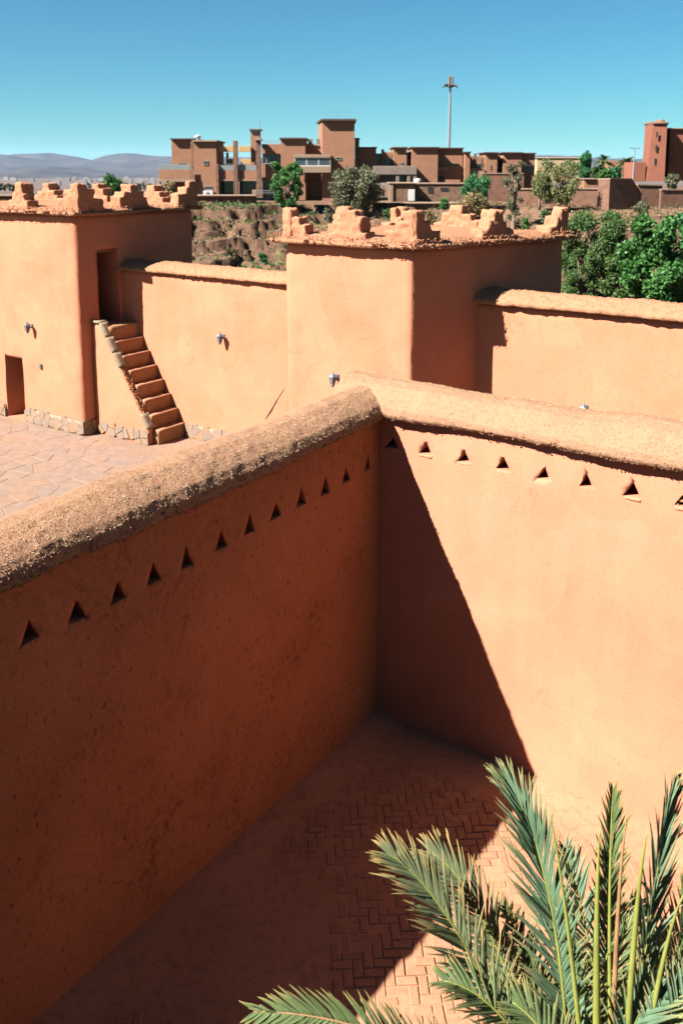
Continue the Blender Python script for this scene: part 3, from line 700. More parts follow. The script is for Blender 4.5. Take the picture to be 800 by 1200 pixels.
# ------------------------------------------------------------------ land beyond the kasbah
def sstep(a, b, x):
    t = np.clip((x - a) / (b - a), 0, 1); return t * t * (3 - 2 * t)
def land(X, Y):
    X = np.asarray(X, float); Y = np.asarray(Y, float)
    P = np.stack([X, Y, np.zeros_like(X)], -1).reshape(-1, 3)
    n1 = fbm(P * 0.06, 3).reshape(X.shape); n2 = fbm(P * 0.22 + 7, 4).reshape(X.shape); n3 = fbm(P * 0.9 + 3, 3).reshape(X.shape)
    sh = -19 * sstep(8, 24, X); Ye = Y - sh
    z = np.interp(Ye, [14, 20, 30, 44, 62, 74, 84, 94, 104, 175], [-1.5, -2.0, -5.5, -6.5, -4.6, -2.6, -0.9, 0.7, 2.25, 2.4])
    slope = sstep(56, 66, Ye) * (1 - sstep(101, 105, Ye))
    z = z + slope * (n1 * 0.9 + n2 * 0.8 + n3 * 0.22)
    # worn rock bluffs left of the middle tower: steps in the bed with broken fronts, cliffs toward the right
    bl = sstep(-26, -20, X) * (1 - sstep(-4, 0, X + n2 * 3))
    n5 = fbm(P * 0.55 + 21, 4).reshape(X.shape); n6 = fbm(P * 1.7 + 5, 3).reshape(X.shape)
    for (x0, y0, y1, h, f) in ((-9.0, 84, 100, 2.6, 0.7), (-14.6, 77, 86, 2.0, 0.7), (-8.2, 68, 80, 2.2, 0.7), (-13.4, 64, 72, 1.8, 0.7)):
        e = x0 + n5 * 3.4 + n6 * 0.9; yy = Y + n5 * 3.2 + n6 * 0.8
        z = z + 0.7 * h * (1 - sstep(-0.4, 0.4, X - e)) * sstep(y0, y0 + f, yy) * (1 - sstep(y1, y1 + 3.5, yy)) * bl * (0.8 + 0.4 * n2)
    z = z + bl * slope * (n5 * 0.4 + n6 * 0.14)
    q2 = np.round(z / 0.95 + n2 * 0.5 + n5 * 0.3) * 0.95 - n2 * 0.475 - n5 * 0.285
    z = z + (q2 - z) * 0.65 * bl * slope + bl * slope * n6 * 0.12
    q = np.round(z / 1.1 + n2 * 0.3) * 1.1 - n2 * 0.33                       # ledges
    z = z + (q - z) * 0.55 * slope * (1 - sstep(4, 12, X) * 0.6)
    capz = CAM_H - (239.5 + 2.5 * n2 - 198) / F_PX * Y
    z = np.where((Y > 60) & (Y < 103.6), np.minimum(z, capz), z)
    far = sstep(120, 260, Y) * (1 - 0.0 * X)
    left = 1 - sstep(-30, -10, X + 0.12 * (Y - 110))
    z = z - far * (8 + np.clip((Y - 200) / 2300, 0, 1) * 42) * np.where(Y > 190, 1.0, left)
    return z + n3 * 0.05
def landz(x, y): return float(land(np.array([x]), np.array([y]))[0])
gx = np.concatenate([np.arange(-170, -40, 4.0), np.arange(-40, -22, 0.6), np.arange(-22, -3, 0.28), np.arange(-3, 50, 0.5), np.arange(50, 190, 4.0)])
gy = np.concatenate([np.arange(-60, 14, 6.0), np.arange(14, 56, 1.6), np.arange(56, 64, 0.5), np.arange(64, 106, 0.3), np.arange(106, 110, 0.5), np.arange(110, 200, 4.0)])
def rect_grid(gx, gy, fz):
    A, B = np.meshgrid(gx, gy); Z = fz(A, B)
    nx, ny = len(gx), len(gy); i = (np.arange(ny - 1)[:, None] * nx + np.arange(nx - 1)[None]).ravel()
    return np.stack([A.ravel(), B.ravel(), Z.ravel()], 1), np.stack([i, i + 1, i + nx + 1, i + nx], 1)
def land_mat():
    m, nt, b = mat_new('dry_hillside'); tc = N(nt, 'ShaderNodeTexCoord').outputs['Object']
    n1 = noise_tex(nt, 0.16, 6, 0.65, tc).outputs[0]; n2 = noise_tex(nt, 1.6, 8, 0.7, tc).outputs[0]
    c = ramp(nt, n1, [(0.3, (0.04, 0.022, 0.013)), (0.5, (0.085, 0.047, 0.028)), (0.7, (0.15, 0.088, 0.052))])
    c = mixc(nt, 1.0, c, ramp(nt, n2, [(0.3, (0.5,) * 3), (0.6, (1,) * 3)]), 'MULTIPLY')
    n3 = noise_tex(nt, 0.45, 5, 0.7, tc).outputs[0]
    c = mixc(nt, ramp(nt, n3, [(0.58, (0, 0, 0)), (0.72, (0.7,) * 3)]), c, (0.16, 0.15, 0.06))
    ge = N(nt, 'ShaderNodeNewGeometry'); sx = N(nt, 'ShaderNodeSeparateXYZ'); nt.links.new(ge.outputs['True Normal'], sx.inputs[0])
    c = mixc(nt, ramp(nt, sx.outputs[2], [(0.55, (0, 0, 0)), (0.95, (0.55,) * 3)]), c, (0.125, 0.073, 0.043))
    nt.links.new(c, b.inputs['Base Color']); b.inputs['Roughness'].default_value = 0.95; b.inputs['Specular IOR Level'].default_value = 0.1
    bp = N(nt, 'ShaderNodeBump'); bp.inputs['Strength'].default_value = 0.8; bp.inputs['Distance'].default_value = 0.25
    nt.links.new(n2, bp.inputs['Height']); nt.links.new(bp.outputs[0], b.inputs['Normal']); return m
M['land'] = land_mat()
P, Q = rect_grid(gx, gy, lambda a, b: land(a, b) - 0.0)
tag(obj('hillside', pydata('hillside', P, Q, False), M['land']), kind='structure')
def plain_mat(name, c1, c2, sc):
    c1, c2 = alb(c1), alb(c2)
    m, nt, b = mat_new(name); tc = N(nt, 'ShaderNodeTexCoord').outputs['Object']
    n = noise_tex(nt, sc, 8, 0.65, tc).outputs[0]
    nt.links.new(ramp(nt, n, [(0.35, c1), (0.65, c2)]), b.inputs['Base Color']); b.inputs['Roughness'].default_value = 0.95; b.inputs['Specular IOR Level'].default_value = 0.05
    return m
M['plain'] = plain_mat('dry_plain', (0.10, 0.068, 0.05), (0.17, 0.115, 0.085), 0.004)
M['mountain'] = plain_mat('bare_mountain', (0.03, 0.027, 0.03), (0.085, 0.068, 0.064), 0.004)
gx2 = np.linspace(-16000, 16000, 90); gy2 = np.concatenate([np.linspace(196, 1000, 14), np.linspace(1200, 22000, 60)])
P, Q = rect_grid(gx2, gy2, lambda a, b: np.interp(b, [190, 260, 2500, 30000], [-6, -9, -48, -52]) + 0 * a)
tag(obj('plain', pydata('plain', P, Q, True), M['plain']), kind='structure')
def ridge(name, Y, pts, depth, step, amp, seed):
    us = np.array([p[0] for p in pts]); zs = np.array([CAM_H + (HZ - p[1]) / F_PX * Y * 1.0 for p in pts]) + 50
    xs = (us - 400) / F_PX * Y
    gx = np.arange(xs[0], xs[-1], step); gy = np.linspace(Y - depth, Y + depth, 34)
    def fz(a, b):
        t = 1 - np.abs(b - Y) / depth; P = np.stack([a.ravel(), b.ravel(), 0 * a.ravel()], 1)
        n = fbm(P * (1.0 / (step * 7)) + seed, 6).reshape(a.shape); r = 1 - np.abs(fbm(P * (1.0 / (step * 14)) + seed * 2, 4)).reshape(a.shape)
        return -50 + np.interp(a, xs, zs) * np.clip(t * 1.0 + 0.55 * (n + r - 0.9) * np.sin(np.pi * np.clip(t, 0, 1)) , 0, 1.06) ** 0.9 + n * amp * t
    P, Q = rect_grid(gx, gy, fz)
    tag(obj(name, pydata(name, P, Q, True), M['mountain']), kind='structure')
ridge('mountain', 11000, [(-900, 200), (-500, 190), (-200, 184), (-60, 188), (0, 184), (18, 180), (60, 179), (85, 182), (112, 189), (135, 182), (160, 180), (185, 183), (260, 184), (400, 186), (560, 184), (640, 181), (700, 186), (760, 186), (900, 183), (1300, 196), (1700, 205)], 2600, 90, 14, 4.0)
ridge('hill', 6800, [(-600, 206), (-200, 199), (-40, 203), (20, 203), (50, 198), (75, 195), (95, 198), (125, 202), (180, 204), (300, 207)], 1300, 45, 5, 9.0)

# ------------------------------------------------------------------ far buildings
M.update({
 'hotel': adobe('terracotta_render', (0.285, 0.142, 0.082), 0.08, 0.2, 4, 0.0, 0.12, 0.04, 0.1, 0.03),
 'hotel_pale': adobe('pale_render', (0.27, 0.185, 0.125), 0.08, 0.2, 4, 0.0, 0.1, 0.04, 0.1, 0.03),
 'concrete': adobe('grey_concrete', (0.20, 0.155, 0.12), 0.08, 0.2, 4, 0.0, 0.1, 0.04, 0.1, 0.03),
 'roofdark': plain('dark_roof_edge', (0.075, 0.045, 0.035), 0.8, 0, 0.15, 1),
 'pillar': adobe('rubble_pillar', (0.20, 0.11, 0.07), 0.25, 0.8, 5, 0.0, 0.0, 0.2, 0.1, 0.1),
 'stonewall': adobe('rubble_wall', (0.20, 0.12, 0.075), 0.22, 0.8, 4, 0.0, 0.0, 0.2, 0.1, 0.1),
 'yellow': plain('yellow_beam', (0.42, 0.27, 0.10), 0.8, 0, 0.08, 1),
 'glass': plain('dark_window_glass', (0.02, 0.025, 0.028), 0.12, 0, 0.1, 1, 0, 0.5),
 'bayglass': plain('bay_window_glass', (0.05, 0.065, 0.07), 0.1, 0, 0.3, 0.5, 0, 0.6),
 'railglass': plain('balcony_rail_glass', (0.20, 0.21, 0.20), 0.2, 0, 0.1, 1),
 'white': plain('white_paint', (0.5, 0.48, 0.45), 0.6, 0, 0.06, 3),
 'frame': plain('grey_window_frame', (0.35, 0.30, 0.26), 0.6, 0, 0.1, 3),
 'cream': adobe('cream_render', (0.45, 0.33, 0.18), 0.06, 0.1, 4, 0.0, 0.05, 0.03, 0.1, 0.02),
 'redclay': adobe('red_clay_tower', (0.25, 0.095, 0.058), 0.08, 0.3, 4, 0.0, 0.1, 0.05, 0.1, 0.04),
 'mudwall': adobe('brown_mud_wall', (0.19, 0.10, 0.065), 0.15, 0.5, 3, 0.0, 0.0, 0.12, 0.1, 0.06),
 'galv': plain('galvanised_steel', (0.3, 0.31, 0.32), 0.45, 0.5, 0.1, 2),
})
class HB:
    """parts of one far building; u, v are read off the facade at its own distance and turned into metres"""
    def __init__(s, name, label, cat, Y, ub, vb, group=None):
        s.Y = Y; s.root = thing(name, label, cat, at(ub, vb, Y), 0, group); s.o = s.root.location.copy()
    def b(s, name, mat, u0, u1, v0, v1, d0=0.0, d1=1.0, parent=None, bevel=0.02):
        a, c = at(u0, v1, s.Y), at(u1, v0, s.Y)
        mb = MB().box(a.x - s.o.x, c.x - s.o.x, d0, d1, a.z - s.o.z, c.z - s.o.z, bevel)
        return mb.build(name, M[mat], parent or s.root)
    def poly(s, name, mat, pts, v0, v1, parent=None):
        z0, z1 = at(400, v1, s.Y).z - s.o.z, at(400, v0, s.Y).z - s.o.z
        mb = MB().prism([(at(u, 198, s.Y).x - s.o.x, d) for u, d in pts], z0, z1)
        return mb.build(name, M[mat], parent or s.root)
    def win(s, u0, u1, v0, v1, d, n=1, mat='glass', fm='frame', fw=0.5):
        a, c = at(u0, v1, s.Y), at(u1, v0, s.Y); x0, x1, z0, z1 = a.x - s.o.x, c.x - s.o.x, a.z - s.o.z, c.z - s.o.z
        w = fw * 0.1; mb = MB()
        mb.box(x0, x1, d - 0.06, d + 0.02, z1 - w, z1); mb.box(x0, x1, d - 0.075, d + 0.02, z0, z0 + w)
        for k in range(n + 1):
            xc = x0 + (x1 - x0) * k / n; mb.box(max(x0, xc - w / 2) + .002, min(x1, xc + w / 2) - .002, d - 0.058, d + 0.02, z0 + w + .002, z1 - w - .002)
        f = mb.build('window', M[fm], s.root)
        for k in range(n):
            xa, xb = x0 + (x1 - x0) * k / n + w / 2, x0 + (x1 - x0) * (k + 1) / n - w / 2
            MB().box(xa, xb, d - 0.03, d + 0.01, z0 + w, z1 - w).build('pane', M[mat], f)
        return f
    def rail(s, u0, u1, v0, v1, d, n=6):
        a, c = at(u0, v1, s.Y), at(u1, v0, s.Y); x0, x1, z0, z1 = a.x - s.o.x, c.x - s.o.x, a.z - s.o.z, c.z - s.o.z
        mb = MB(); mb.tube([(x0, d, z1), (x1, d, z1)], 0.03, 5); mb.tube([(x0, d, (z0 + z1) / 2), (x1, d, (z0 + z1) / 2)], 0.02, 5)
        for k in range(n + 1): mb.tube([(x0 + (x1 - x0) * k / n, d, z0), (x0 + (x1 - x0) * k / n, d, z1)], 0.025, 5)
        return mb.build('railing', M['galv'], s.root)

h = HB('hotel_wing', 'terracotta hotel wing at left with pergola beams, stone pillars and a tall chimney', 'building', 110, 250, 229)
h.b('wall', 'hotel', 202, 228, 163.4, 230, 0.3, 6); h.b('roof', 'roofdark', 199.5, 229, 161.6, 163.2, -0.25, 6.4)
h.b('parapet', 'hotel', 190, 226, 198.5, 209.5, -2.0, -1.75); h.b('floor_slab', 'hotel_pale', 189.5, 231.5, 209.7, 212.6, -2.1, 0.28); h.b('glass_rail', 'railglass', 190.5, 226, 192.6, 198.4, -1.9, -1.86)
h.b('column', 'hotel_pale', 190, 192.4, 212.8, 230, -1.9, -1.6)
h.win(221, 230.5, 213.4, 229, 0.28, 2); h.win(208.5, 212, 190.5, 194, 0.28); h.win(213.5, 217, 190.5, 194, 0.28)
h.b('stone_pillar', 'pillar', 226, 230.8, 165.8, 230, -0.7, 0.28)
mb = MB(); p = at(231, 161.5, 110) - h.o; mb.lathe([(0.28, -0.5), (0.28, 0.1), (0.42, 0.12), (0.42, 0.3), (0.1, 0.42)], 10, (p.x, 0.4, p.z)); mb.build('vent_cap', M['white'], h.root)
h.b('wall', 'hotel', 231, 255, 166.4, 230, -1.3, 5.5); h.b('roof', 'hotel_pale', 227.5, 256.6, 164.2, 166.2, -1.7, 5.8)
h.win(240.6, 243, 188, 193, -1.31); h.win(243.6, 246, 188, 193, -1.31); h.win(242, 250.6, 217.4, 221.4, -1.31)
ac = h.b('air_conditioner', 'white', 241, 252, 222.5, 229, -2.0, -1.4); MB().lathe([(0.2, 0), (0.2, 0.02)], 12).build('fan_grille', M['lantern'], ac).matrix_local = Matrix.Translation((at(246.5, 226, 110) - h.o) + Vector((0, -2.0, 0))) @ Matrix.Rotation(math.pi / 2, 4, 'X')
for (u0, u1, v0, v1, d) in ((256, 276.2, 170.8, 177.6, -0.4), (279.8, 294, 170.8, 177.6, -0.4), (262, 276, 185.5, 191.6, 2.2), (280, 294, 185.5, 191.6, 2.2), (262, 264.5, 178, 185, 2.3)):
    h.b('beam', 'yellow', u0, u1, v0, v1, d, d + 0.5)
for (u0, u1, v0, v1) in ((276, 279.6, 165, 230), (255.4, 258.2, 192, 230), (302, 306.4, 164.8, 230)): h.b('stone_pillar', 'pillar', u0, u1, v0, v1, -1.7, -1.0)
h.b('pillar_cap', 'hotel_pale', 299.8, 308, 162.4, 164.6, -2.0, -0.7)
for (u0, u1) in ((258.4, 275.8), (279.8, 301.8)):
    h.b('parapet', 'hotel', u0, u1, 199.6, 209.6, -1.3, -1.05); h.b('glass_rail', 'railglass', u0, u1, 193.4, 199.4, -1.22, -1.18)
    h.b('floor_slab', 'hotel_pale', u0, u1, 209.8, 211.6, -1.4, 1.5); h.win(u0, u1, 211.8, 229.5, 0.9, 2)
    h.b('wall', 'hotel', u0 - 1, u1 + 1, 192.2, 230, 1.6, 2.0); h.win(u0 + 2, u1 - 4, 193.5, 204, 1.58, 3)
h.b('chimney', 'hotel', 294, 304, 153, 200, 0.2, 1.4); h.b('chimney_cap', 'roofdark', 292, 306, 150.6, 152.8, -0.1, 1.7); h.win(295.4, 302.8, 153.2, 156.6, 0.19, 1, 'railglass')
h.b('vent_pole', 'galv', 303.6, 304.1, 137, 152, 0.6, 0.65)
h = HB('hotel_block', 'central hotel block with the square stair tower and a glazed bay window', 'building', 110, 365, 231)
h.b('wall', 'hotel', 307, 330, 168.6, 180, -0.5, 5); h.b('wall', 'hotel', 307, 330, 192, 211.4, -0.5, 5); h.b('wall', 'hotel', 307, 330, 180.1, 191.9, 0.4, 5)
h.win(307.6, 329.6, 180.4, 191.6, 0.1, 5); h.b('blind', 'yellow', 311, 321, 185.5, 191, 0.15, 0.2)
h.win(307.4, 329.6, 211.8, 231, 0.2, 3); h.b('wall', 'hotel', 307, 330, 211.5, 232, 0.6, 5); h.rail(306, 330, 164.5, 168.4, -0.4)
h.b('wall', 'hotel', 330.1, 358, 163.4, 234, -1.0, 5); h.b('roof', 'roofdark', 328, 360, 161.2, 163.2, -1.4, 5.3)
h.b('wall', 'hotel', 358.1, 378, 170, 236, 1.2, 5); h.b('parapet', 'hotel_pale', 358.2, 372, 167.8, 170.2, 1.0, 1.18)
for u0 in (360.4, 370): h.b('air_conditioner', 'concrete', u0, u0 + 5, 161.6, 167.6, 2.0, 2.7)
h.poly('wall', 'hotel', [(378, -1.5), (415, -1.5), (415, 5), (371.8, 5)], 142, 238); h.poly('roof', 'roofdark', [(376.5, -2.1), (417, -2.1), (417, 5.4), (369.6, 5.4)], 139.8, 141.9)
h.win(393.4, 400, 184, 187.4, -1.51)
h.b('bay_wall', 'hotel_pale', 346, 388, 194.6, 201.8, -3.0, -1.55); h.b('bay_wall', 'hotel_pale', 346, 388, 181, 184.8, -3.0, -1.55); h.win(346.8, 387.4, 184.9, 194.5, -2.8, 3, 'bayglass', 'white', 1.0); h.b('bay_side', 'hotel_pale', 346.5, 347.6, 184.9, 194.5, -2.7, -1.55); h.b('bay_side', 'hotel_pale', 386.5, 387.6, 184.9, 194.5, -2.7, -1.55)
h.win(368, 373, 207, 212, 1.19); h.b('stone_pillar', 'pillar', 415.4, 420.6, 163, 234, -1.0, 0.2); h.b('pillar_cap', 'roofdark', 414.4, 421.6, 161.6, 163, -1.2, 0.4)
mb = MB(); pz = at(400, 139.8, 110).z - h.o.z
for u in (382, 396, 410): p = at(u, 139, 110) - h.o; mb.tube([(p.x, 1, pz), (p.x, 1, pz + 1.0)], 0.015, 4)
a, b = at(378, 139, 110) - h.o, at(412, 139, 110) - h.o; mb.tube([(a.x, 1, pz + 0.98), (b.x, 1, pz + 0.98)], 0.012, 4); mb.tube([(a.x, 1, pz + 0.5), (b.x, 1, pz + 0.5)], 0.012, 4); mb.build('roof_wires', M['galv'], h.root)
h = HB('hotel_wing', 'low terracotta hotel wing right of the stair tower with flat dark roofs', 'building', 112, 485, 232)
for (u0, u1, v0, v1, d) in ((421, 440.6, 173.6, 214, -0.4), (460, 476, 173.6, 214, -0.8), (481, 512, 173.6, 214, -1.2), (512.2, 543, 174, 214, 0.6), (543.2, 550, 179, 214, -0.6)):
    h.b('wall', 'hotel', u0, u1, v0, v1, d, 6); h.b('roof', 'roofdark', u0 - 1, u1 + 0.8, v0 - 1.7, v0 - 0.1, d - 0.4, 6.3)
h.b('wall', 'hotel', 440.8, 459.8, 179, 214, 1.6, 6); h.b('wall', 'hotel', 476.2, 480.8, 178, 214, 1.6, 6)
h.win(441.5, 446, 179, 194, 1.58); h.b('column', 'pillar', 446.4, 449.8, 174.6, 194, -0.6, -0.1); h.b('lintel', 'hotel_pale', 450, 459.8, 177.4, 180.6, 0.4, 0.9); h.win(450.4, 459.4, 184, 193.6, 1.58, 2); h.win(476.4, 480.6, 179.5, 182.5, 1.58); h.win(476.4, 480.6, 186, 194, 1.58)
h.win(467.4, 469.2, 190, 194, -0.81); h.win(469.8, 471.8, 190, 194, -0.81); h.win(528.6, 537, 192, 195, 0.59); h.b('ledge', 'hotel_pale', 512.4, 525, 195, 200, -0.4, 0.58); h.win(513, 521, 205, 212, 0.59)
h.b('canopy', 'roofdark', 528, 538, 191, 191.8, -0.2, 0.58)
h.b('beam', 'concrete', 436, 485.6, 195, 204, -3.2, -2.6); h.b('deck', 'concrete', 436, 485.6, 194.2, 195.4, -3.1, -1.22)
for u in (461.8, 474.6, 481.6): h.b('column', 'concrete', u, u + 4, 204.2, 214, -3.1, -2.7)
h.win(450, 480, 204.4, 213, -0.84, 3)
h = HB('stone_outbuilding', 'low rubble outbuilding with a white door below the hotel wing', 'building', 104, 500, 236)
h.b('wall', 'stonewall', 456, 485.4, 214.6, 238, -1.5, 3); h.b('roof', 'hotel_pale', 454.6, 486, 213.4, 214.6, -1.8, 3.2); h.b('corner_post', 'hotel_pale', 455.2, 459.6, 214.8, 237, -1.7, -1.4); h.b('door', 'white', 476.8, 484.6, 221.4, 234.6, -1.62, -1.5)
h.b('wall', 'stonewall', 485.6, 546, 215.6, 238, 0.0, 3); h.b('coping', 'hotel_pale', 485.6, 546.5, 214, 215.5, -0.15, 3.1); h.win(501, 507, 218.6, 225, -0.01, 1, 'glass', 'roofdark'); h.win(516, 524.6, 219.6, 222.8, -0.01, 1, 'glass', 'roofdark')
h.b('parapet', 'hotel', 523, 540, 210.4, 214, 0.6, 1.0)
mb = MB(); p = at(490, 213, 104) - h.o; mb.lathe([(0.42, 0), (0.45, 0.2), (0.42, 0.42), (0.2, 0.5)], 10, (p.x, 1.2, p.z - 0.1)); mb.build('water_tank', M['white'], h.root)
h = HB('hotel_wing', 'terracotta blocks at the far right end of the hotel behind a big brown wall', 'building', 114, 590, 226)
for (u0, u1, v0, v1, d) in ((567, 582, 179.4, 226, -0.4), (588, 611, 179.4, 226, -0.2), (611.2, 628, 180, 226, 0.6)):
    h.b('wall', 'hotel', u0, u1, v0, v1, d, 5); h.b('roof', 'roofdark', u0 - 1, u1 + 0.8, v0 - 1.6, v0 - 0.1, d - 0.4, 5.3)
h.b('wall', 'hotel', 550.2, 566.8, 182, 226, 1.6, 5); h.b('wall', 'hotel', 582.2, 587.8, 181, 226, 1.6, 5)
h.win(550.6, 554, 186, 197.6, 1.58); h.b('column', 'pillar', 554.4, 557.8, 179.4, 200, -0.4, 0); h.b('lintel', 'hotel_pale', 558, 566.8, 182.4, 185.6, 0.4, 0.8); h.win(558.4, 566.6, 190.5, 197.4, 1.58, 2); h.win(582.6, 587.6, 184, 187, 1.58); h.win(582.6, 587.6, 191, 197.6, 1.58); h.win(573, 575, 193, 197.4, -0.41)
h.win(614.6, 625, 194, 199.6, 0.59); h.b('canopy', 'roofdark', 614, 626, 193, 193.8, -0.6, 0.58)
h.b('parapet', 'hotel_pale', 545.6, 565, 199.8, 212, -2.0, -1.6); h.b('balustrade', 'hotel_pale', 546, 557, 196.8, 199.7, -1.95, -1.7)
h = HB('boundary_wall', 'big plain brown boundary wall behind the thin eucalyptus', 'wall', 106, 590, 236)
h.poly('wall', 'mudwall', [(565, 0), (614, 0), (621, 6), (565, 6)], 203.6, 238); h.b('coping', 'hotel_pale', 565, 614, 202.4, 203.5, -0.1, 0.4)

# retaining wall under the hotel: its slab throws the shade
h = HB('retaining_wall', 'long low retaining wall in the shade of its slab below the hotel', 'wall', 104, 210, 236)
h.b('wall', 'mudwall', -60, 300, 229.4, 242, 0, 0.6); h.b('slab', 'hotel_pale', -60, 301, 228, 229.3, -0.75, 1.6)
h.b('post', 'hotel_pale', 296, 301.6, 222, 229, -0.6, 0.0)
h = HB('retaining_wall', 'short rubble retaining wall below the white door outbuilding', 'wall', 100, 480, 240)
h.b('wall', 'stonewall', 436, 545, 238.4, 246, 0, 0.6); h.b('slab', 'hotel_pale', 435, 546, 236.8, 238.3, -0.5, 1.6)
h = HB('metal_railing', 'dark metal railing along the hotel edge behind the tall green tree', 'railing', 105, 325, 229); h.rail(302, 346, 223, 228, 0, 12)

# telecom mast, street light, cream house, red tower, mud walls
mst = thing('telecom_mast', 'tall slim telecom mast with a fan of metal palm leaves at its top', 'mast', at(525.5, 175, 150)); o3 = mst.location
pz = [at(526, v, 150).z - o3.z for v in (178, 130, 88)]
MB().tube([(0, 0, pz[0] - 2), (0.05, 0, pz[1]), (0.1, 0, pz[2])], [0.28, 0.22, 0.15], 10).build('pole', M['galv'], mst)
for k in range(9):
    a = k * 0.7 + 0.2; ca, sa = math.cos(a), math.sin(a); z0 = at(526, 102, 150).z - o3.z; mb = MB()
    mb.tube([(0.1, 0, z0), (0.1 + ca * 0.5, sa * 0.5, z0 + 0.3), (0.1 + ca * 1.0, sa * 1.0, z0 + 0.25 + 0.2 * (k % 2)), (0.1 + ca * 1.3, sa * 1.3, z0 - 0.1 + 0.3 * (k % 2))], [0.14, 0.2, 0.16, 0.04], 5); mb.build('metal_leaf', M['roofdark'], mst)
for k in range(5):
    a = k * 1.257; z0 = at(526, 98, 150).z - o3.z
    MB().box(0.1 + math.cos(a) * 0.36 - 0.12, 0.1 + math.cos(a) * 0.36 + 0.12, math.sin(a) * 0.36 - 0.08, math.sin(a) * 0.36 + 0.08, z0 - 0.2, z0 + 1.3, 0.02).build('antenna_panel', M['railglass'], mst)
sl_ = thing('street_light', 'double headed grey street light before the right hand trees', 'street light', at(741, 212, 92)); o3 = sl_.location; zt = at(741, 174, 92).z - o3.z
MB().tube([(0, 0, -1), (0, 0, 0), (0.08, 0, zt)], [0.1, 0.09, 0.05], 8).build('pole', M['galv'], sl_)
for s in (-1, 1): MB().tube([(0.08, 0, zt), (0.08 + s * 0.22, 0, zt + 0.06)], 0.03, 6).box(0.08 + s * 0.35 - 0.16, 0.08 + s * 0.35 + 0.16, -0.07, 0.07, zt + 0.03, zt + 0.1, 0.02).build('lamp_head', M['lantern'], sl_)
h = HB('cream_house', 'low cream coloured house half hidden by pale green foliage', 'house', 125, 655, 212)
h.b('wall', 'cream', 628, 682, 185, 214, 0, 7); h.b('coping', 'cream', 627.5, 682.5, 184, 185, -0.15, 7.1); h.win(656.6, 660.4, 190, 194.4, -0.01); h.win(636, 640, 190, 194.4, -0.01); h.win(668, 672, 190, 194.4, -0.01)
h.b('wall', 'hotel', 716, 745, 188, 212, 1, 6)
kt = HB('kasbah_tower', 'red clay kasbah tower with slit windows at the right edge', 'tower', 96, 780, 208)
o3 = kt.o
def tower(pts_lo, pts_hi, vlo, vhi, name='wall', mat='redclay'):
    mb = MB(); zl, zh = at(400, vlo, 96).z - o3.z, at(400, vhi, 96).z - o3.z
    a = [mb.bm.verts.new((at(u, 198, 96).x - o3.x, d, zl)) for u, d in pts_lo]; b = [mb.bm.verts.new((at(u, 198, 96).x - o3.x, d, zh)) for u, d in pts_hi]; n = len(a)
    mb.bm.faces.new(a[::-1]); mb.bm.faces.new(b)
    for i in range(n): mb.bm.faces.new((a[i], a[(i + 1) % n], b[(i + 1) % n], b[i]))
    return mb.build(name, M[mat], kt.root)
tower([(758, 0), (778, -0.2), (793, 3.2), (770, 5)], [(763.4, 0.4), (779.4, 0.2), (790.4, 3.0), (770, 4.6)], 212, 144.4)
tower([(762.4, 0.2), (780, -0.05), (791.6, 2.9), (770, 4.8)], [(762.2, 0.2), (780.2, -0.1), (791.8, 3.0), (769, 4.9)], 144.3, 142.6, 'roof', 'hotel_pale')
kt.b('wall', 'redclay', 790.5, 860, 150, 212, 2.2, 9); kt.b('roof', 'hotel_pale', 789.6, 861, 148.4, 149.9, 1.9, 9.2)
for (u0, u1, v0) in ((778, 790, 139.6), (790.5, 796, 137)): kt.b('parapet', 'hotel', u0, u1, v0, 148.3, 4.2, 6)
kt.b('wall', 'redclay', 744, 759, 189.6, 212, 0.6, 4)
for (u, v) in ((769.6, 154), (768.6, 169.4), (767.4, 185.4)): kt.win(u - 1.2, u + 1.2, v, v + 7, 0.02, 1, 'glass', 'roofdark')
for (u, v) in ((795.6, 169.5), (794.4, 185)): kt.win(u, u + 2.2, v, v + 5, 2.19, 1, 'glass', 'roofdark')
def mud(label, Y, ptsline, thick=0.5, pale=True, mat='mudwall'):
    """wall of mud following plan points (u, v_top, v_base, depth offset)"""
    r = thing('mud_wall', label, 'wall', at(ptsline[0][0], ptsline[0][2], Y)); o3 = r.location.copy(); mb = MB(); cp = MB()
    for (a, b) in zip(ptsline, ptsline[1:]):
        pa, pb = at(a[0], a[2], Y + a[3]), at(b[0], b[2], Y + b[3]); ta, tb = at(a[0], a[1], Y + a[3]).z, at(b[0], b[1], Y + b[3]).z
        bm = mb.bm; vs = []
        for p, t in ((pa, ta), (pb, tb)):
            for y in (0, thick):
                for z in (p.z - 1.0, t): vs.append(bm.verts.new((p.x - o3.x, p.y + y - o3.y, z - o3.z)))
        for q in ((0, 1, 5, 4), (2, 6, 7, 3), (1, 3, 7, 5), (0, 2, 3, 1), (4, 5, 7, 6)): bm.faces.new([vs[i] for i in q])
        bm = cp.bm; vs = []
        for p, t in ((pa, ta), (pb, tb)):
            for y in (-0.12, thick + 0.12):
                for z in (t + 0.004, t + 0.12): vs.append(bm.verts.new((p.x - o3.x, p.y + y - o3.y, z - o3.z)))
        for q in ((0, 1, 5, 4), (2, 6, 7, 3), (1, 3, 7, 5), (0, 2, 3, 1), (4, 5, 7, 6), (0, 4, 6, 2)): bm.faces.new([vs[i] for i in q])
    mb.build('wall', M[mat], r); cp.build('coping', M['hotel_pale'], r); return r
mud('brown mud wall with a pale top edge behind the pale green trees', 90, [(604, 222, 238, 2), (655, 221, 238, 1), (702, 221.6, 239, 0)])
mud('tall dark mud wall stepping down to the right on the dirt slope', 88, [(701, 210.6, 240, -2), (713, 210, 240.6, -3.4), (738, 210, 240, -2.2), (751, 228, 237, 0)])
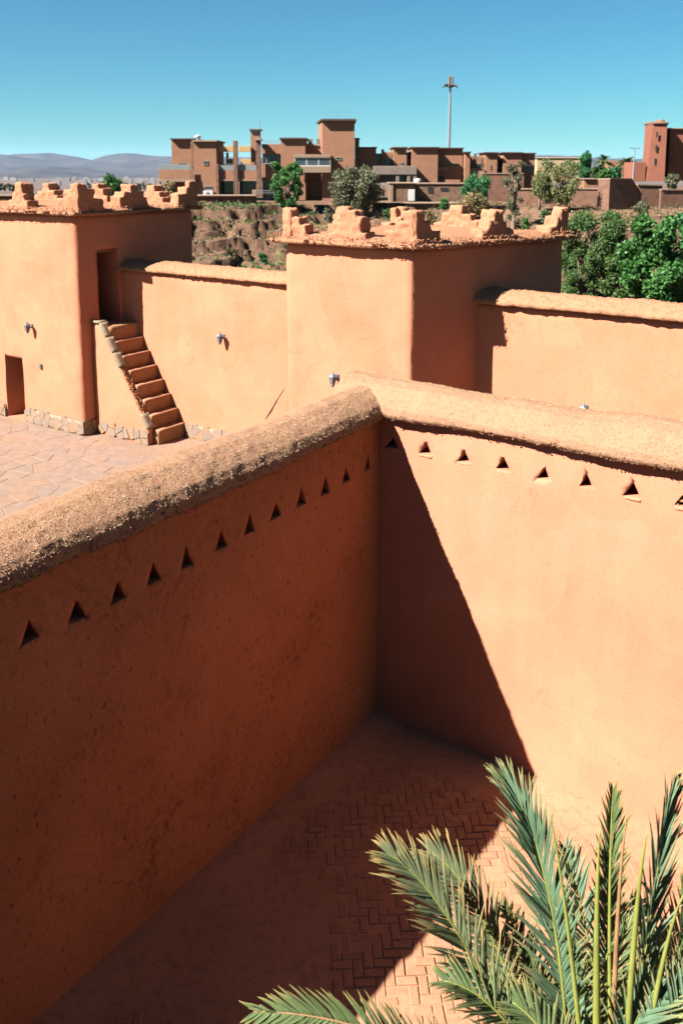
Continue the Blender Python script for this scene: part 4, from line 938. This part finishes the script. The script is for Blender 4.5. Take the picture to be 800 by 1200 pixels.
mud('low mud wall below the red kasbah tower', 88, [(746, 216.6, 234, 2), (775, 217.4, 234, 2.4)])
mud('lowest mud wall reaching the right edge of the hillside', 88, [(774, 222.6, 234, 0), (830, 223, 235, 1)])
h = HB('mud_house', 'small orange mud house with a pale slanted roof among the walls', 'house', 96, 693, 222); h.b('wall', 'hotel', 684, 702, 210, 224, 0, 4); h.b('roof', 'hotel_pale', 683, 702.5, 208.8, 209.9, -0.3, 4.2)

# ------------------------------------------------------------------ trees and shrubs
LEAF = {
 'fresh': leaf_mat('fresh_green_leaf', (0.032, 0.115, 0.026), (0.07, 0.19, 0.04), 0.3, 0.8),
 'deep': leaf_mat('deep_green_leaf', (0.035, 0.08, 0.018), (0.075, 0.135, 0.032), 0.25, 0.7),
 'olive': leaf_mat('olive_leaf', (0.075, 0.08, 0.04), (0.13, 0.13, 0.065), 0.2, 0.6),
 'pale': leaf_mat('pale_green_leaf', (0.11, 0.14, 0.04), (0.18, 0.20, 0.07), 0.3, 0.6),
 'emerald': leaf_mat('emerald_leaf', (0.02, 0.10, 0.03), (0.04, 0.16, 0.05), 0.25, 0.6),
 'dry': leaf_mat('dry_scrub_leaf', (0.17, 0.12, 0.05), (0.26, 0.19, 0.08), 0.2, 0.8),
}
def leaves_mesh(P, size, aspect=0.6, up=0.4, rg=RNG, out=None):
    n = len(P); d = rg.normal(0, 1, (n, 3)); d /= np.linalg.norm(d, axis=1)[:, None]
    nn = rg.normal(0, 1, (n, 3)); nn[:, 2] += up
    if out is not None: nn += out * 0.9
    nn /= np.linalg.norm(nn, axis=1)[:, None]
    w = np.cross(nn, d); w /= np.linalg.norm(w, axis=1)[:, None] + 1e-9; d = np.cross(w, nn)
    s = (rg.uniform(0.6, 1.3, n) * size)[:, None]
    V = np.stack([P - d * s * 0.5, P + w * s * aspect * 0.5 + nn * s * 0.06, P + d * s * 0.5, P - w * s * aspect * 0.5 + nn * s * 0.06], 1)
    return V.reshape(-1, 3), np.arange(4 * n).reshape(-1, 4)
def crown_points(clumps, n, rg):
    vol = np.array([c[3] * c[4] * c[5] for c in clumps]) ** 0.75; k = rg.choice(len(clumps), n, p=vol / vol.sum())
    C = np.array([c[:3] for c in clumps])[k]; S = np.array([c[3:6] for c in clumps])[k]
    d = rg.normal(0, 1, (n, 3)); d /= np.linalg.norm(d, axis=1)[:, None]
    r = rg.uniform(0, 1, n)[:, None] ** 0.5
    r = r * (0.78 + 0.35 * fbm(np.concatenate([d * 2.2 + k[:, None] * 3.1], 1), 2)[:, None] + 0.12 * rg.uniform(-1, 1, (n, 1)))
    return C + d * r * S, d
def tree(name, label, u, v_top, v_base, Y, wpx, leaf, n, ls, cat='tree', clump=9, trunk=True, bare=0.25, taper=0.6, group=None, seed=0, aspect=0.6, cr=0.42, lean=0.0, up=0.4):
    rg = np.random.default_rng(100 + seed); rr = random.Random(200 + seed)
    base = at(u, v_base, Y); H = at(u, v_top, Y).z - base.z; Wd = wpx / F_PX * Y * 0.5
    t = thing(name, label, cat, base, 0, group); cl = []
    for k in range(clump):
        f = (k + 0.5) / clump; z = H * (bare + (1 - bare) * (0.08 + 0.80 * f)); rad = Wd * (1 - cr * 0.9) * (math.sin(math.pi * min(1, 0.25 + 0.75 * (1 - f) * 1.0)) * taper + (1 - taper))
        a = k * 2.4 + rr.uniform(-.5, .5); q = rad * rr.uniform(0.45, 1.0)
        s = cr * Wd * rr.uniform(0.75, 1.2)
        cl.append((math.cos(a) * q + lean * z, math.sin(a) * q * 0.9, z, s, s, min(s * 0.95, H * 0.3)))
    P, d = crown_points(cl, n, rg); P = P[P[:, 2] > 0.02]; 
    V, Fq = leaves_mesh(P, ls, aspect, up, rg)
    me = pydata('crown', V, Fq); o = obj('crown', me, LEAF[leaf], t)
    if trunk:
        r0 = 0.02 * H + 0.04; mb = MB(); top = Vector((lean * H * 0.7, 0, H * 0.72))
        mb.tube([(0, 0, -0.8), (0, 0, 0), (0.1 * r0 + lean * H * .3, 0, H * 0.35), top], [r0 * 1.5, r0 * 1.2, r0 * 0.8, r0 * 0.3], 8); mb.build('trunk', M['trunk'], t, True)
        mb = MB()
        for c in cl[::1]:
            z0 = max(0.15 * H, c[2] * 0.6); p0 = Vector((lean * z0, 0, z0)); p1 = Vector(c[:3]); mid = p0.lerp(p1, 0.5) + Vector((0, 0, -0.06 * H))
            mb.tube([p0, mid, p1], [r0 * 0.5, r0 * 0.35, r0 * 0.1], 5)
        mb.build('limb', M['trunk'], t, True)
    return t
GT = 'trees below the hotel'
tree('green_tree', 'loose bright green tree growing in front of the hotel block left of the bay window', 338, 185, 246, 98, 50, 'fresh', 7500, 0.26, clump=26, cr=0.27, seed=1, bare=0.0, taper=0.25)
tree('olive_tree', 'broad grey olive tree in front of the hotel stair tower', 416, 193, 254, 96, 86, 'olive', 15000, 0.26, clump=30, cr=0.30, seed=2, bare=0.08)
tree('tamarisk_bush', 'round emerald bush with a brown underside below the hotel end', 556, 205, 252, 92, 54, 'emerald', 7000, 0.2, 'bush', clump=20, cr=0.32, seed=3, bare=0.25)
tree('tamarisk_bush', 'brown dry skirt of scrub under the round emerald bush', 556, 226, 252, 91, 54, 'dry', 3000, 0.22, 'shrub', clump=8, cr=0.5, seed=4, bare=0.0)
tree('eucalyptus', 'thin tall eucalyptus with sparse grey green leaves before the brown boundary wall', 601, 178, 274, 84, 32, 'olive', 4000, 0.24, clump=14, cr=0.42, seed=5, bare=0.05, aspect=0.35)
tree('pale_tree', 'pale yellow green tree in front of the cream house', 655, 184, 245, 86, 74, 'pale', 7500, 0.20, clump=26, cr=0.26, seed=6, bare=0.1)
tree('pale_tree', 'smaller pale green tree leaning out by the mud wall left of the cream house', 632, 200, 236, 87, 32, 'pale', 2200, 0.24, clump=8, cr=0.45, seed=16, bare=0.1)
tree('dark_tree', 'dense bright green tree between the cream house and the two palms', 684, 177, 214, 112, 27, 'emerald', 4200, 0.32, clump=9, cr=0.5, seed=7, bare=0.05)
for i, (u, vt, w, lf) in enumerate(((700, 193, 22, 'deep'), (719, 195, 24, 'emerald'), (737, 194, 22, 'deep'), (708, 198, 20, 'fresh'))):
    tree('shrub', ['dark rounded shrub under the left palm', 'blue green rounded shrub between the two palms', 'dark rounded shrub by the street light', 'small bright shrub in front of the left palm'][i], u, vt, 211, 104 - i, w, lf, 2000, 0.26, 'shrub', clump=6, cr=0.6, seed=30 + i, bare=0.0, trunk=False)
tree('big_tree', 'dense dark green tree right behind the middle tower', 692, 238, 368, 40, 108, 'deep', 36000, 0.115, clump=44, cr=0.27, seed=8, bare=0.0)
tree('big_tree', 'weeping dark green tree low against the right side of the middle tower', 678, 286, 374, 36, 66, 'deep', 14000, 0.11, clump=20, cr=0.30, seed=9, bare=0.0, aspect=0.35)
tree('big_tree', 'big bright green tree at the right edge above the curtain wall', 776, 242, 372, 32, 138, 'fresh', 30000, 0.14, clump=48, cr=0.23, seed=10, bare=0.0, aspect=0.75)
tree('big_tree', 'bright green tree top rising behind the tree at the right edge', 797, 232, 362, 36, 60, 'emerald', 6000, 0.16, clump=14, cr=0.34, seed=11, bare=0.0, aspect=0.75)
tree('big_tree', 'low green tree between the two big right hand trees', 728, 296, 378, 34, 74, 'deep', 13000, 0.12, clump=18, cr=0.30, seed=12, bare=0.0, aspect=0.6)
tree('bush', 'small green bush at the left behind the battlements of the left tower', 133, 204, 234, 92, 34, 'fresh', 2600, 0.24, 'bush', clump=8, cr=0.5, seed=13, bare=0.05)
tree('bush', 'dry tan bush in front of the hotel balcony at left', 199, 210, 236, 106, 22, 'dry', 1800, 0.24, 'bush', clump=7, cr=0.5, seed=14, bare=0.05)
tree('bush', 'olive bush on the dirt slope before the stepped mud wall', 752, 236, 256, 74, 24, 'olive', 2200, 0.18, 'bush', clump=7, cr=0.5, seed=15, bare=0.0)
tree('bush', 'dark bush at the foot of the red kasbah tower', 787, 203, 222, 90, 22, 'olive', 2200, 0.24, 'bush', clump=7, cr=0.5, seed=17, bare=0.0)
for i, (u, vt, vb, w, Y, lf, lb) in enumerate(((309, 297, 309, 14, 66, 'emerald', 'vivid green shrub just above the coping left of the middle tower'), (268, 240, 253, 18, 92, 'dry', 'yellowish shrub on the shaded rock ledge'), (250, 278, 288, 16, 84, 'dry', 'dry shrub on the lower rock ledge'), (318, 270, 283, 14, 86, 'dry', 'dry shrub by the middle tower eave'), (505, 246, 268, 26, 82, 'dry', 'ochre shrub on the slope left of the emerald bush'), (528, 250, 274, 30, 80, 'dry', 'ochre shrub right under the emerald bush'), (545, 254, 276, 26, 79, 'olive', 'grey shrub behind the right merlon of the middle tower'), (460, 244, 262, 30, 88, 'deep', 'dark shrub below the olive tree'), (478, 248, 272, 24, 84, 'emerald', 'green shrub behind the corner merlon of the middle tower'), (520, 231, 246, 18, 96, 'fresh', 'small fresh shrub by the rubble retaining wall'), (640, 246, 262, 18, 76, 'deep', 'small shrub on the dirt slope behind the right corner merlon'), (385, 244, 262, 24, 90, 'olive', 'grey shrub on the slope behind the front merlon'), (616, 254, 276, 14, 76, 'fresh', 'small green shrub at the foot of the eucalyptus'))):
    tree('shrub', lb, u, vt, vb, Y, w, lf, 900, 0.2, 'shrub', clump=5, cr=0.6, seed=50 + i, bare=0.0, trunk=False, group=None)
for i in range(26):
    u = [3, 10, 17, 24, 60, 66, 101, 97, 115, 152, 166, 176][i % 12] + rnd.uniform(-4, 4); tree('distant_tree', 'small dark tree far out on the plain behind the left tower', u, 214 + rnd.uniform(-1, 2), 224, 400 + 12 * i, rnd.uniform(7, 12), 'olive', 160, 1.3, clump=5, cr=0.55, seed=90 + i, bare=0.1, trunk=False, group='dark trees far out on the plain')
M['house'] = stone_mat('pale_house', [(0.30, 0.26, 0.23), (0.22, 0.165, 0.14), (0.36, 0.33, 0.31)], 0.9, 0.0, 0.2)
for i in range(64):
    u = rnd.choice([rnd.gauss(88, 14), rnd.gauss(175, 14), rnd.uniform(0, 190), rnd.uniform(60, 130)]); Y = rnd.uniform(3000, 4600); w = rnd.uniform(8, 16); hh = rnd.uniform(8, 17)
    p = at(u, 200, Y); p.z = float(np.interp(Y, [2500, 30000], [-48, -52]))
    o = MB().box(-w, w, 0, 14, -2, hh, 0.1).box(-w * .4, w * .3, 3, 9, hh, hh + 3, 0.1).build('distant_house', M['house']); o.location = p
    tag(o, 'tiny pale house of the far town on the plain', 'house', 'houses of the far town')

def scrub(n, leaf, size, seed, xr, yr):
    rg = np.random.default_rng(seed); X = rg.uniform(*xr, n * 3); Y = rg.uniform(*yr, n * 3)
    keep = vnoise(np.stack([X * 0.25, Y * 0.25, 0 * X + seed], 1)) > rg.uniform(-0.3, 0.7, n * 3); X, Y = X[keep][:n], Y[keep][:n]
    Z = land(X, Y); k = 9; sc = rg.uniform(0.5, 1.3, (len(X), 1, 1))
    P = np.stack([X, Y, Z], 1)[:, None] + np.abs(rg.normal(0, 1, (len(X), k, 3))) * np.array([0.22, 0.22, 0.20]) * sc * rg.choice([-1, 1], (len(X), k, 3)) * np.array([1, 1, 0]) + np.abs(rg.normal(0, 0.16, (len(X), k, 3))) * np.array([0, 0, 1]) * sc
    V, Fq = leaves_mesh(P.reshape(-1, 3), size, 0.5, 0.6, rg)
    tag(obj('scrub', pydata('scrub', V, Fq), LEAF[leaf]), kind='stuff')
scrub(2600, 'dry', 0.2, 41, (-24, 36), (58, 103))
scrub(500, 'deep', 0.28, 43, (-20, -3), (64, 100))
scrub(1500, 'olive', 0.2, 42, (-24, 40), (56, 100))
# two date palms by the red tower
def palm_frond_simple(mb, base, dirv, L, droop, n=16, wl=0.45):
    pts = []
    for k in range(9):
        t = k / 8; pts.append(base + dirv * (L * t) + Vector((0, 0, -droop * t * t * L)))
    mb.tube(pts, [0.035 * (1 - 0.8 * k / 8) for k in range(9)], 4)
    side = dirv.cross(Vector((0, 0, 1))).normalized()
    for k in range(n):
        t = 0.15 + 0.83 * k / n; i = min(7, int(t * 8)); p = pts[i].lerp(pts[i + 1], t * 8 - i); tg = (pts[i + 1] - pts[i]).normalized()
        for s in (-1, 1):
            d = (tg * 0.7 + side * s * 0.8 + Vector((0, 0, 0.25))).normalized(); l = wl * (1 - 0.5 * abs(t - 0.4)); w = tg * 0.045
            vs = [mb.bm.verts.new(q) for q in (p - w, p + w, p + d * l + Vector((0, 0, -0.12 * l)))]; mb.bm.faces.new(vs)
for (u, vt, Y, lb, sd_) in ((705, 176, 104, 'date palm left of the street light', 1), (733, 178, 103, 'date palm behind the street light', 2)):
    base = at(u, 213, Y); t = thing('date_palm', lb + ' with drooping fronds', 'palm', base); hz_ = at(u, vt + 13, Y).z - base.z; rr = random.Random(sd_)
    mb = MB(); mb.tube([(0, 0, -0.6), (0, 0, hz_ * 0.5), (0.05, 0, hz_)], [0.28, 0.22, 0.2], 8); mb.build('trunk', M['trunk'], t)
    for k in range(26):
        a = k * 2.4; el = rr.uniform(-0.2, 1.2); d = Vector((math.cos(a) * math.cos(el), math.sin(a) * math.cos(el), math.sin(el)))
        mb = MB(); palm_frond_simple(mb, Vector((0.05, 0, hz_)), d, rr.uniform(1.2, 1.6), 0.45); mb.build('frond', LEAF['pale' if el < 0.1 else 'deep'], t)

# ------------------------------------------------------------------ the young palm in the court
def frond_mat(name, base, tip, transl=0.25):
    base, tip = alb(base), alb(tip)
    m, nt, b = mat_new(name)
    uv = N(nt, 'ShaderNodeUVMap').outputs[0]; sp = N(nt, 'ShaderNodeSeparateXYZ'); nt.links.new(uv, sp.inputs[0])
    tc = N(nt, 'ShaderNodeTexCoord').outputs['Object']
    n1 = noise_tex(nt, 5, 4, 0.6, tc).outputs[0]
    c = ramp(nt, n1, [(0.3, tuple(x * 0.75 for x in base)), (0.7, tuple(x * 1.2 for x in base))])
    c = mixc(nt, ramp(nt, sp.outputs[1], [(0.55, (0, 0, 0)), (0.97, (1, 1, 1))]), c, tip)
    nt.links.new(c, b.inputs['Base Color']); b.inputs['Roughness'].default_value = 0.58; b.inputs['Specular IOR Level'].default_value = 0.22
    tr = N(nt, 'ShaderNodeBsdfTranslucent'); nt.links.new(c, tr.inputs[0]); mx = N(nt, 'ShaderNodeMixShader'); mx.inputs[0].default_value = transl
    nt.links.new(b.outputs[0], mx.inputs[1]); nt.links.new(tr.outputs[0], mx.inputs[2]); nt.links.new(mx.outputs[0], nt.nodes['Material Output'].inputs['Surface'])
    return m
M['frond_blue'] = frond_mat('blue_green_frond', (0.13, 0.215, 0.115), (0.34, 0.29, 0.11))
M['frond_green'] = frond_mat('green_frond', (0.12, 0.165, 0.06), (0.30, 0.25, 0.08))
M['frond_yellow'] = frond_mat('yellow_tipped_frond', (0.17, 0.20, 0.095), (0.52, 0.36, 0.13))
M['stalk'] = plain('yellow_green_stalk', (0.20, 0.21, 0.04), 0.5, 0, 0.2, 6)
M['stalk_brown'] = plain('brown_dry_stalk', (0.26, 0.14, 0.055), 0.6, 0, 0.25, 8)
PB = at(690, 1290, 4.0); PB.z = 0
palm = thing('young_palm', 'young date palm with blue green feathery fronds at the bottom right of the court', 'palm', PB)
def bez(a, b, c, t): return a * (1 - t) ** 2 + b * 2 * t * (1 - t) + c * t * t
def frond(a, m, c, mat, leaf=0.26, n=44, ang=(52, 22), roll=0.0, t0=0.12, wd=0.0088, up=0.22, sides=(-1, 1), seed=0, rad=0.011, stalk='stalk', lift=0.0, jit=0.10):
    """feather frond on a bent midrib a-m-c; leaflets are folded blades set at ang degrees, narrowing to the tip"""
    rr = random.Random(300 + seed); a, m, c = Vector(a) - PB, Vector(m) - PB, Vector(c) - PB
    m = m * 2 - (a + c) * 0.5
    mb = MB(); K_ = 22; pts = [bez(a, m, c, k / K_) for k in range(K_ + 1)]
    mb.tube(pts, [rad * (1 - 0.85 * k / K_) + 0.0012 for k in range(K_ + 1)], 6)
    V, Fc, UV = [], [], []
    view = (Vector((0, 0, CAM_H)) - PB - (a + c) * 0.5).normalized()
    for k in range(n):
        t = t0 + (0.995 - t0) * (k + 0.5) / n; p = bez(a, m, c, t); tg = (bez(a, m, c, min(1, t + .01)) - bez(a, m, c, t - .01)).normalized()
        nr = (Matrix.Rotation(roll, 3, tg) @ (view - tg * view.dot(tg)).normalized()); side = tg.cross(nr).normalized()
        for s in sides:
            th = R_(ang[0] + (ang[1] - ang[0]) * t + rr.gauss(0, 3.5)); L = leaf * (0.55 + 0.6 * math.sin(math.pi * min(1, 0.18 + 0.75 * t)) - 0.25 * max(0, t - 0.8) / 0.2) * rr.uniform(0.88, 1.08)
            if rr.random() < 0.06: th += rr.uniform(-0.35, 0.5); L *= rr.uniform(0.5, 0.9)
            d = (tg * math.cos(th) + side * s * math.sin(th) + nr * (up + rr.gauss(0, jit))).normalized(); wv = (tg - d * tg.dot(d)).normalized(); fold = d.cross(wv)
            bend = (Vector((0, 0, -1)) * rr.uniform(0.03, 0.16) + Vector((rr.gauss(0, .04), rr.gauss(0, .04), 0))) * L; q0 = p + tg * rr.uniform(-.004, .004); b0 = len(V)
            w0 = wd * rr.uniform(0.85, 1.15)
            for j, (f, w) in enumerate(((0, 0.35), (0.12, 0.9), (0.4, 1.0), (0.72, 0.7), (0.93, 0.25))):
                q = q0 + d * (L * f) + bend * f * f
                V += [q + wv * w0 * w, q + fold * w0 * w * 0.55, q - wv * w0 * w]; UV += [(0, f)] * 3
            V.append(q0 + d * L + bend); UV.append((0, 1))
            for j in range(4):
                r0, r1 = b0 + 3 * j, b0 + 3 * j + 3
                Fc += [(r0, r0 + 1, r1 + 1, r1), (r0 + 1, r0 + 2, r1 + 2, r1 + 1)]
            Fc += [(b0 + 12, b0 + 13, b0 + 15), (b0 + 13, b0 + 14, b0 + 15)]
    me = pydata('frond', V, Fc, False); uvl = me.uv_layers.new(name='UVMap')
    li = np.empty(len(me.loops), np.int32); me.loops.foreach_get('vertex_index', li); uvl.data.foreach_set('uv', np.array(UV, np.float32)[li].ravel())
    f = obj('frond', me, M[mat], palm); obj_ = mb.build('midrib', M[stalk], f, True); return f
def stalk(a, m, c, mat, r=0.014, flat=0.6):
    a, m, c = Vector(a) - PB, Vector(m) - PB, Vector(c) - PB; m = m * 2 - (a + c) * 0.5
    mb = MB(); mb.tube([bez(a, m, c, k / 14) for k in range(15)], [r * (1 - 0.93 * (k / 14) ** 1.6) for k in range(15)], 7); return mb.build('stalk', M[mat], palm, True)
D0 = 4.2
frond(at(640, 1330, 4.1), at(545, 1110, 4.25), at(457, 1002, 4.35), 'frond_yellow', 0.34, 60, (38, 14), 0.05, seed=1)
frond(at(650, 1300, 4.3), at(572, 1090, 4.55), at(506, 1000, 4.7), 'frond_yellow', 0.32, 48, (42, 16), -0.1, seed=2)
frond(at(640, 1330, 3.9), at(470, 1222, 3.95), at(297, 1186, 4.0), 'frond_green', 0.25, 54, (50, 24), -0.15, seed=3, stalk='stalk_brown')
frond(at(668, 1290, 4.05), at(645, 1060, 4.2), at(596, 918, 4.4), 'frond_blue', 0.38, 66, (33, 10), -0.1, seed=4)
frond(at(660, 1260, 4.35), at(630, 1150, 4.5), at(588, 1062, 4.6), 'frond_green', 0.20, 36, (46, 22), 0.3, seed=5, up=0.5)
frond(at(702, 1290, 4.15), at(713, 1080, 4.35), at(718, 930, 4.5), 'frond_green', 0.24, 50, (38, 12), 0.2, seed=6, up=0.2)
frond(at(735, 1290, 4.0), at(764, 1060, 4.15), at(788, 925, 4.3), 'frond_blue', 0.30, 60, (26, 8), 0.9, seed=7, up=0.1)
frond(at(720, 1290, 4.3), at(690, 1110, 4.55), at(662, 995, 4.75), 'frond_blue', 0.24, 40, (45, 24), 0.5, seed=8)
frond(at(700, 1300, 4.4), at(675, 1130, 4.7), at(640, 1050, 4.95), 'frond_green', 0.22, 36, (50, 24), -0.4, seed=9)
frond(at(730, 1290, 4.3), at(790, 1120, 4.55), at(840, 1010, 4.8), 'frond_green', 0.26, 42, (48, 22), -0.2, seed=10)
frond(at(740, 1290, 3.85), at(800, 1190, 3.9), at(880, 1120, 4.0), 'frond_blue', 0.28, 46, (60, 26), 0.1, seed=11)
frond(at(745, 1300, 4.2), at(790, 1150, 4.4), at(800, 1030, 4.6), 'frond_green', 0.24, 36, (40, 20), 1.0, seed=12)
frond(at(650, 1300, 4.0), at(590, 1195, 4.05), at(520, 1150, 4.1), 'frond_green', 0.24, 36, (56, 26), 0.6, seed=13)
frond(at(705, 1310, 4.45), at(720, 1160, 4.75), at(745, 1060, 5.0), 'frond_green', 0.24, 40, (50, 24), 0.3, seed=14)
frond(at(690, 1310, 4.2), at(650, 1200, 4.3), at(618, 1120, 4.4), 'frond_green', 0.2, 36, (55, 24), -0.6, seed=15)
frond(at(715, 1310, 4.3), at(755, 1180, 4.5), at(770, 1100, 4.7), 'frond_green', 0.22, 36, (50, 24), -0.5, seed=16)
frond(at(690, 1320, 3.9), at(650, 1230, 4.0), at(600, 1175, 4.1), 'frond_green', 0.24, 40, (55, 26), 0.2, seed=17)
frond(at(715, 1320, 3.8), at(735, 1220, 3.9), at(775, 1150, 4.0), 'frond_blue', 0.26, 42, (55, 24), 0.3, seed=18)
frond(at(700, 1320, 4.0), at(690, 1220, 4.2), at(672, 1130, 4.4), 'frond_green', 0.26, 40, (55, 24), -0.2, seed=19)
frond(at(735, 1320, 4.0), at(770, 1220, 4.2), at(800, 1140, 4.4), 'frond_green', 0.26, 42, (55, 24), 0.0, seed=20)
frond(at(675, 1320, 4.3), at(610, 1180, 4.5), at(560, 1080, 4.7), 'frond_green', 0.24, 42, (50, 24), 0.2, seed=21)
stalk(at(690, 1330, 3.95), at(668, 1110, 4.05), at(643, 945, 4.15), 'stalk', 0.016)
stalk(at(700, 1330, 3.85), at(699, 1100, 3.9), at(703, 970, 3.95), 'stalk', 0.022)
stalk(at(716, 1330, 4.0), at(723, 1090, 4.05), at(736, 945, 4.15), 'stalk_brown', 0.017)
stalk(at(718, 1330, 3.95), at(714, 1090, 4.1), at(719, 912, 4.25), 'stalk', 0.013)
stalk(at(728, 1330, 3.9), at(744, 1090, 3.95), at(759, 972, 4.0), 'stalk', 0.020)
stalk(at(742, 1330, 3.9), at(776, 1130, 3.95), at(806, 1040, 4.0), 'stalk', 0.016)
mb = MB(); mb.tube([(0, 0, -0.1), (0, 0, 0.5), (0.02, 0, 0.9), (0.03, 0, 1.25)], [0.22, 0.20, 0.17, 0.12], 12); mb.build('trunk', M['trunk'], palm)

# ------------------------------------------------------------------ unseen building added behind the viewpoint to cut light in the court
vb = kroot('added_shade_building', 'unseen plain adobe building added behind the viewpoint to cut light in the court', 'building', 3, -10, 0)
plain_box_part('wall', vb, M['court'], -0.46, 12, -14, -8.9, -0.2, 5.2, res=0.5)
plain_box_part('wall', vb, M['court'], 3.75, 9.0, -8.9, -7.25, -0.2, 4.45, res=0.5)
plain_box_part('wall', vb, M['court'], 3.9, 11.5, -13.5, -9.3, 5.1, 9.0, res=0.5)

# ------------------------------------------------------------------ air
mh = bpy.data.materials.new('haze'); mh.use_nodes = True; nt = mh.node_tree; nt.nodes.clear()
out = nt.nodes.new('ShaderNodeOutputMaterial'); pv = nt.nodes.new('ShaderNodeVolumePrincipled')
pv.inputs['Color'].default_value = (0.50, 0.76, 1.0, 1); pv.inputs['Density'].default_value = 0.00002; pv.inputs['Anisotropy'].default_value = 0.2
nt.links.new(pv.outputs[0], out.inputs['Volume'])
tag(MB().box(-17000, 17000, -400, 23000, -140, 420).build('haze', mh), kind='stuff')
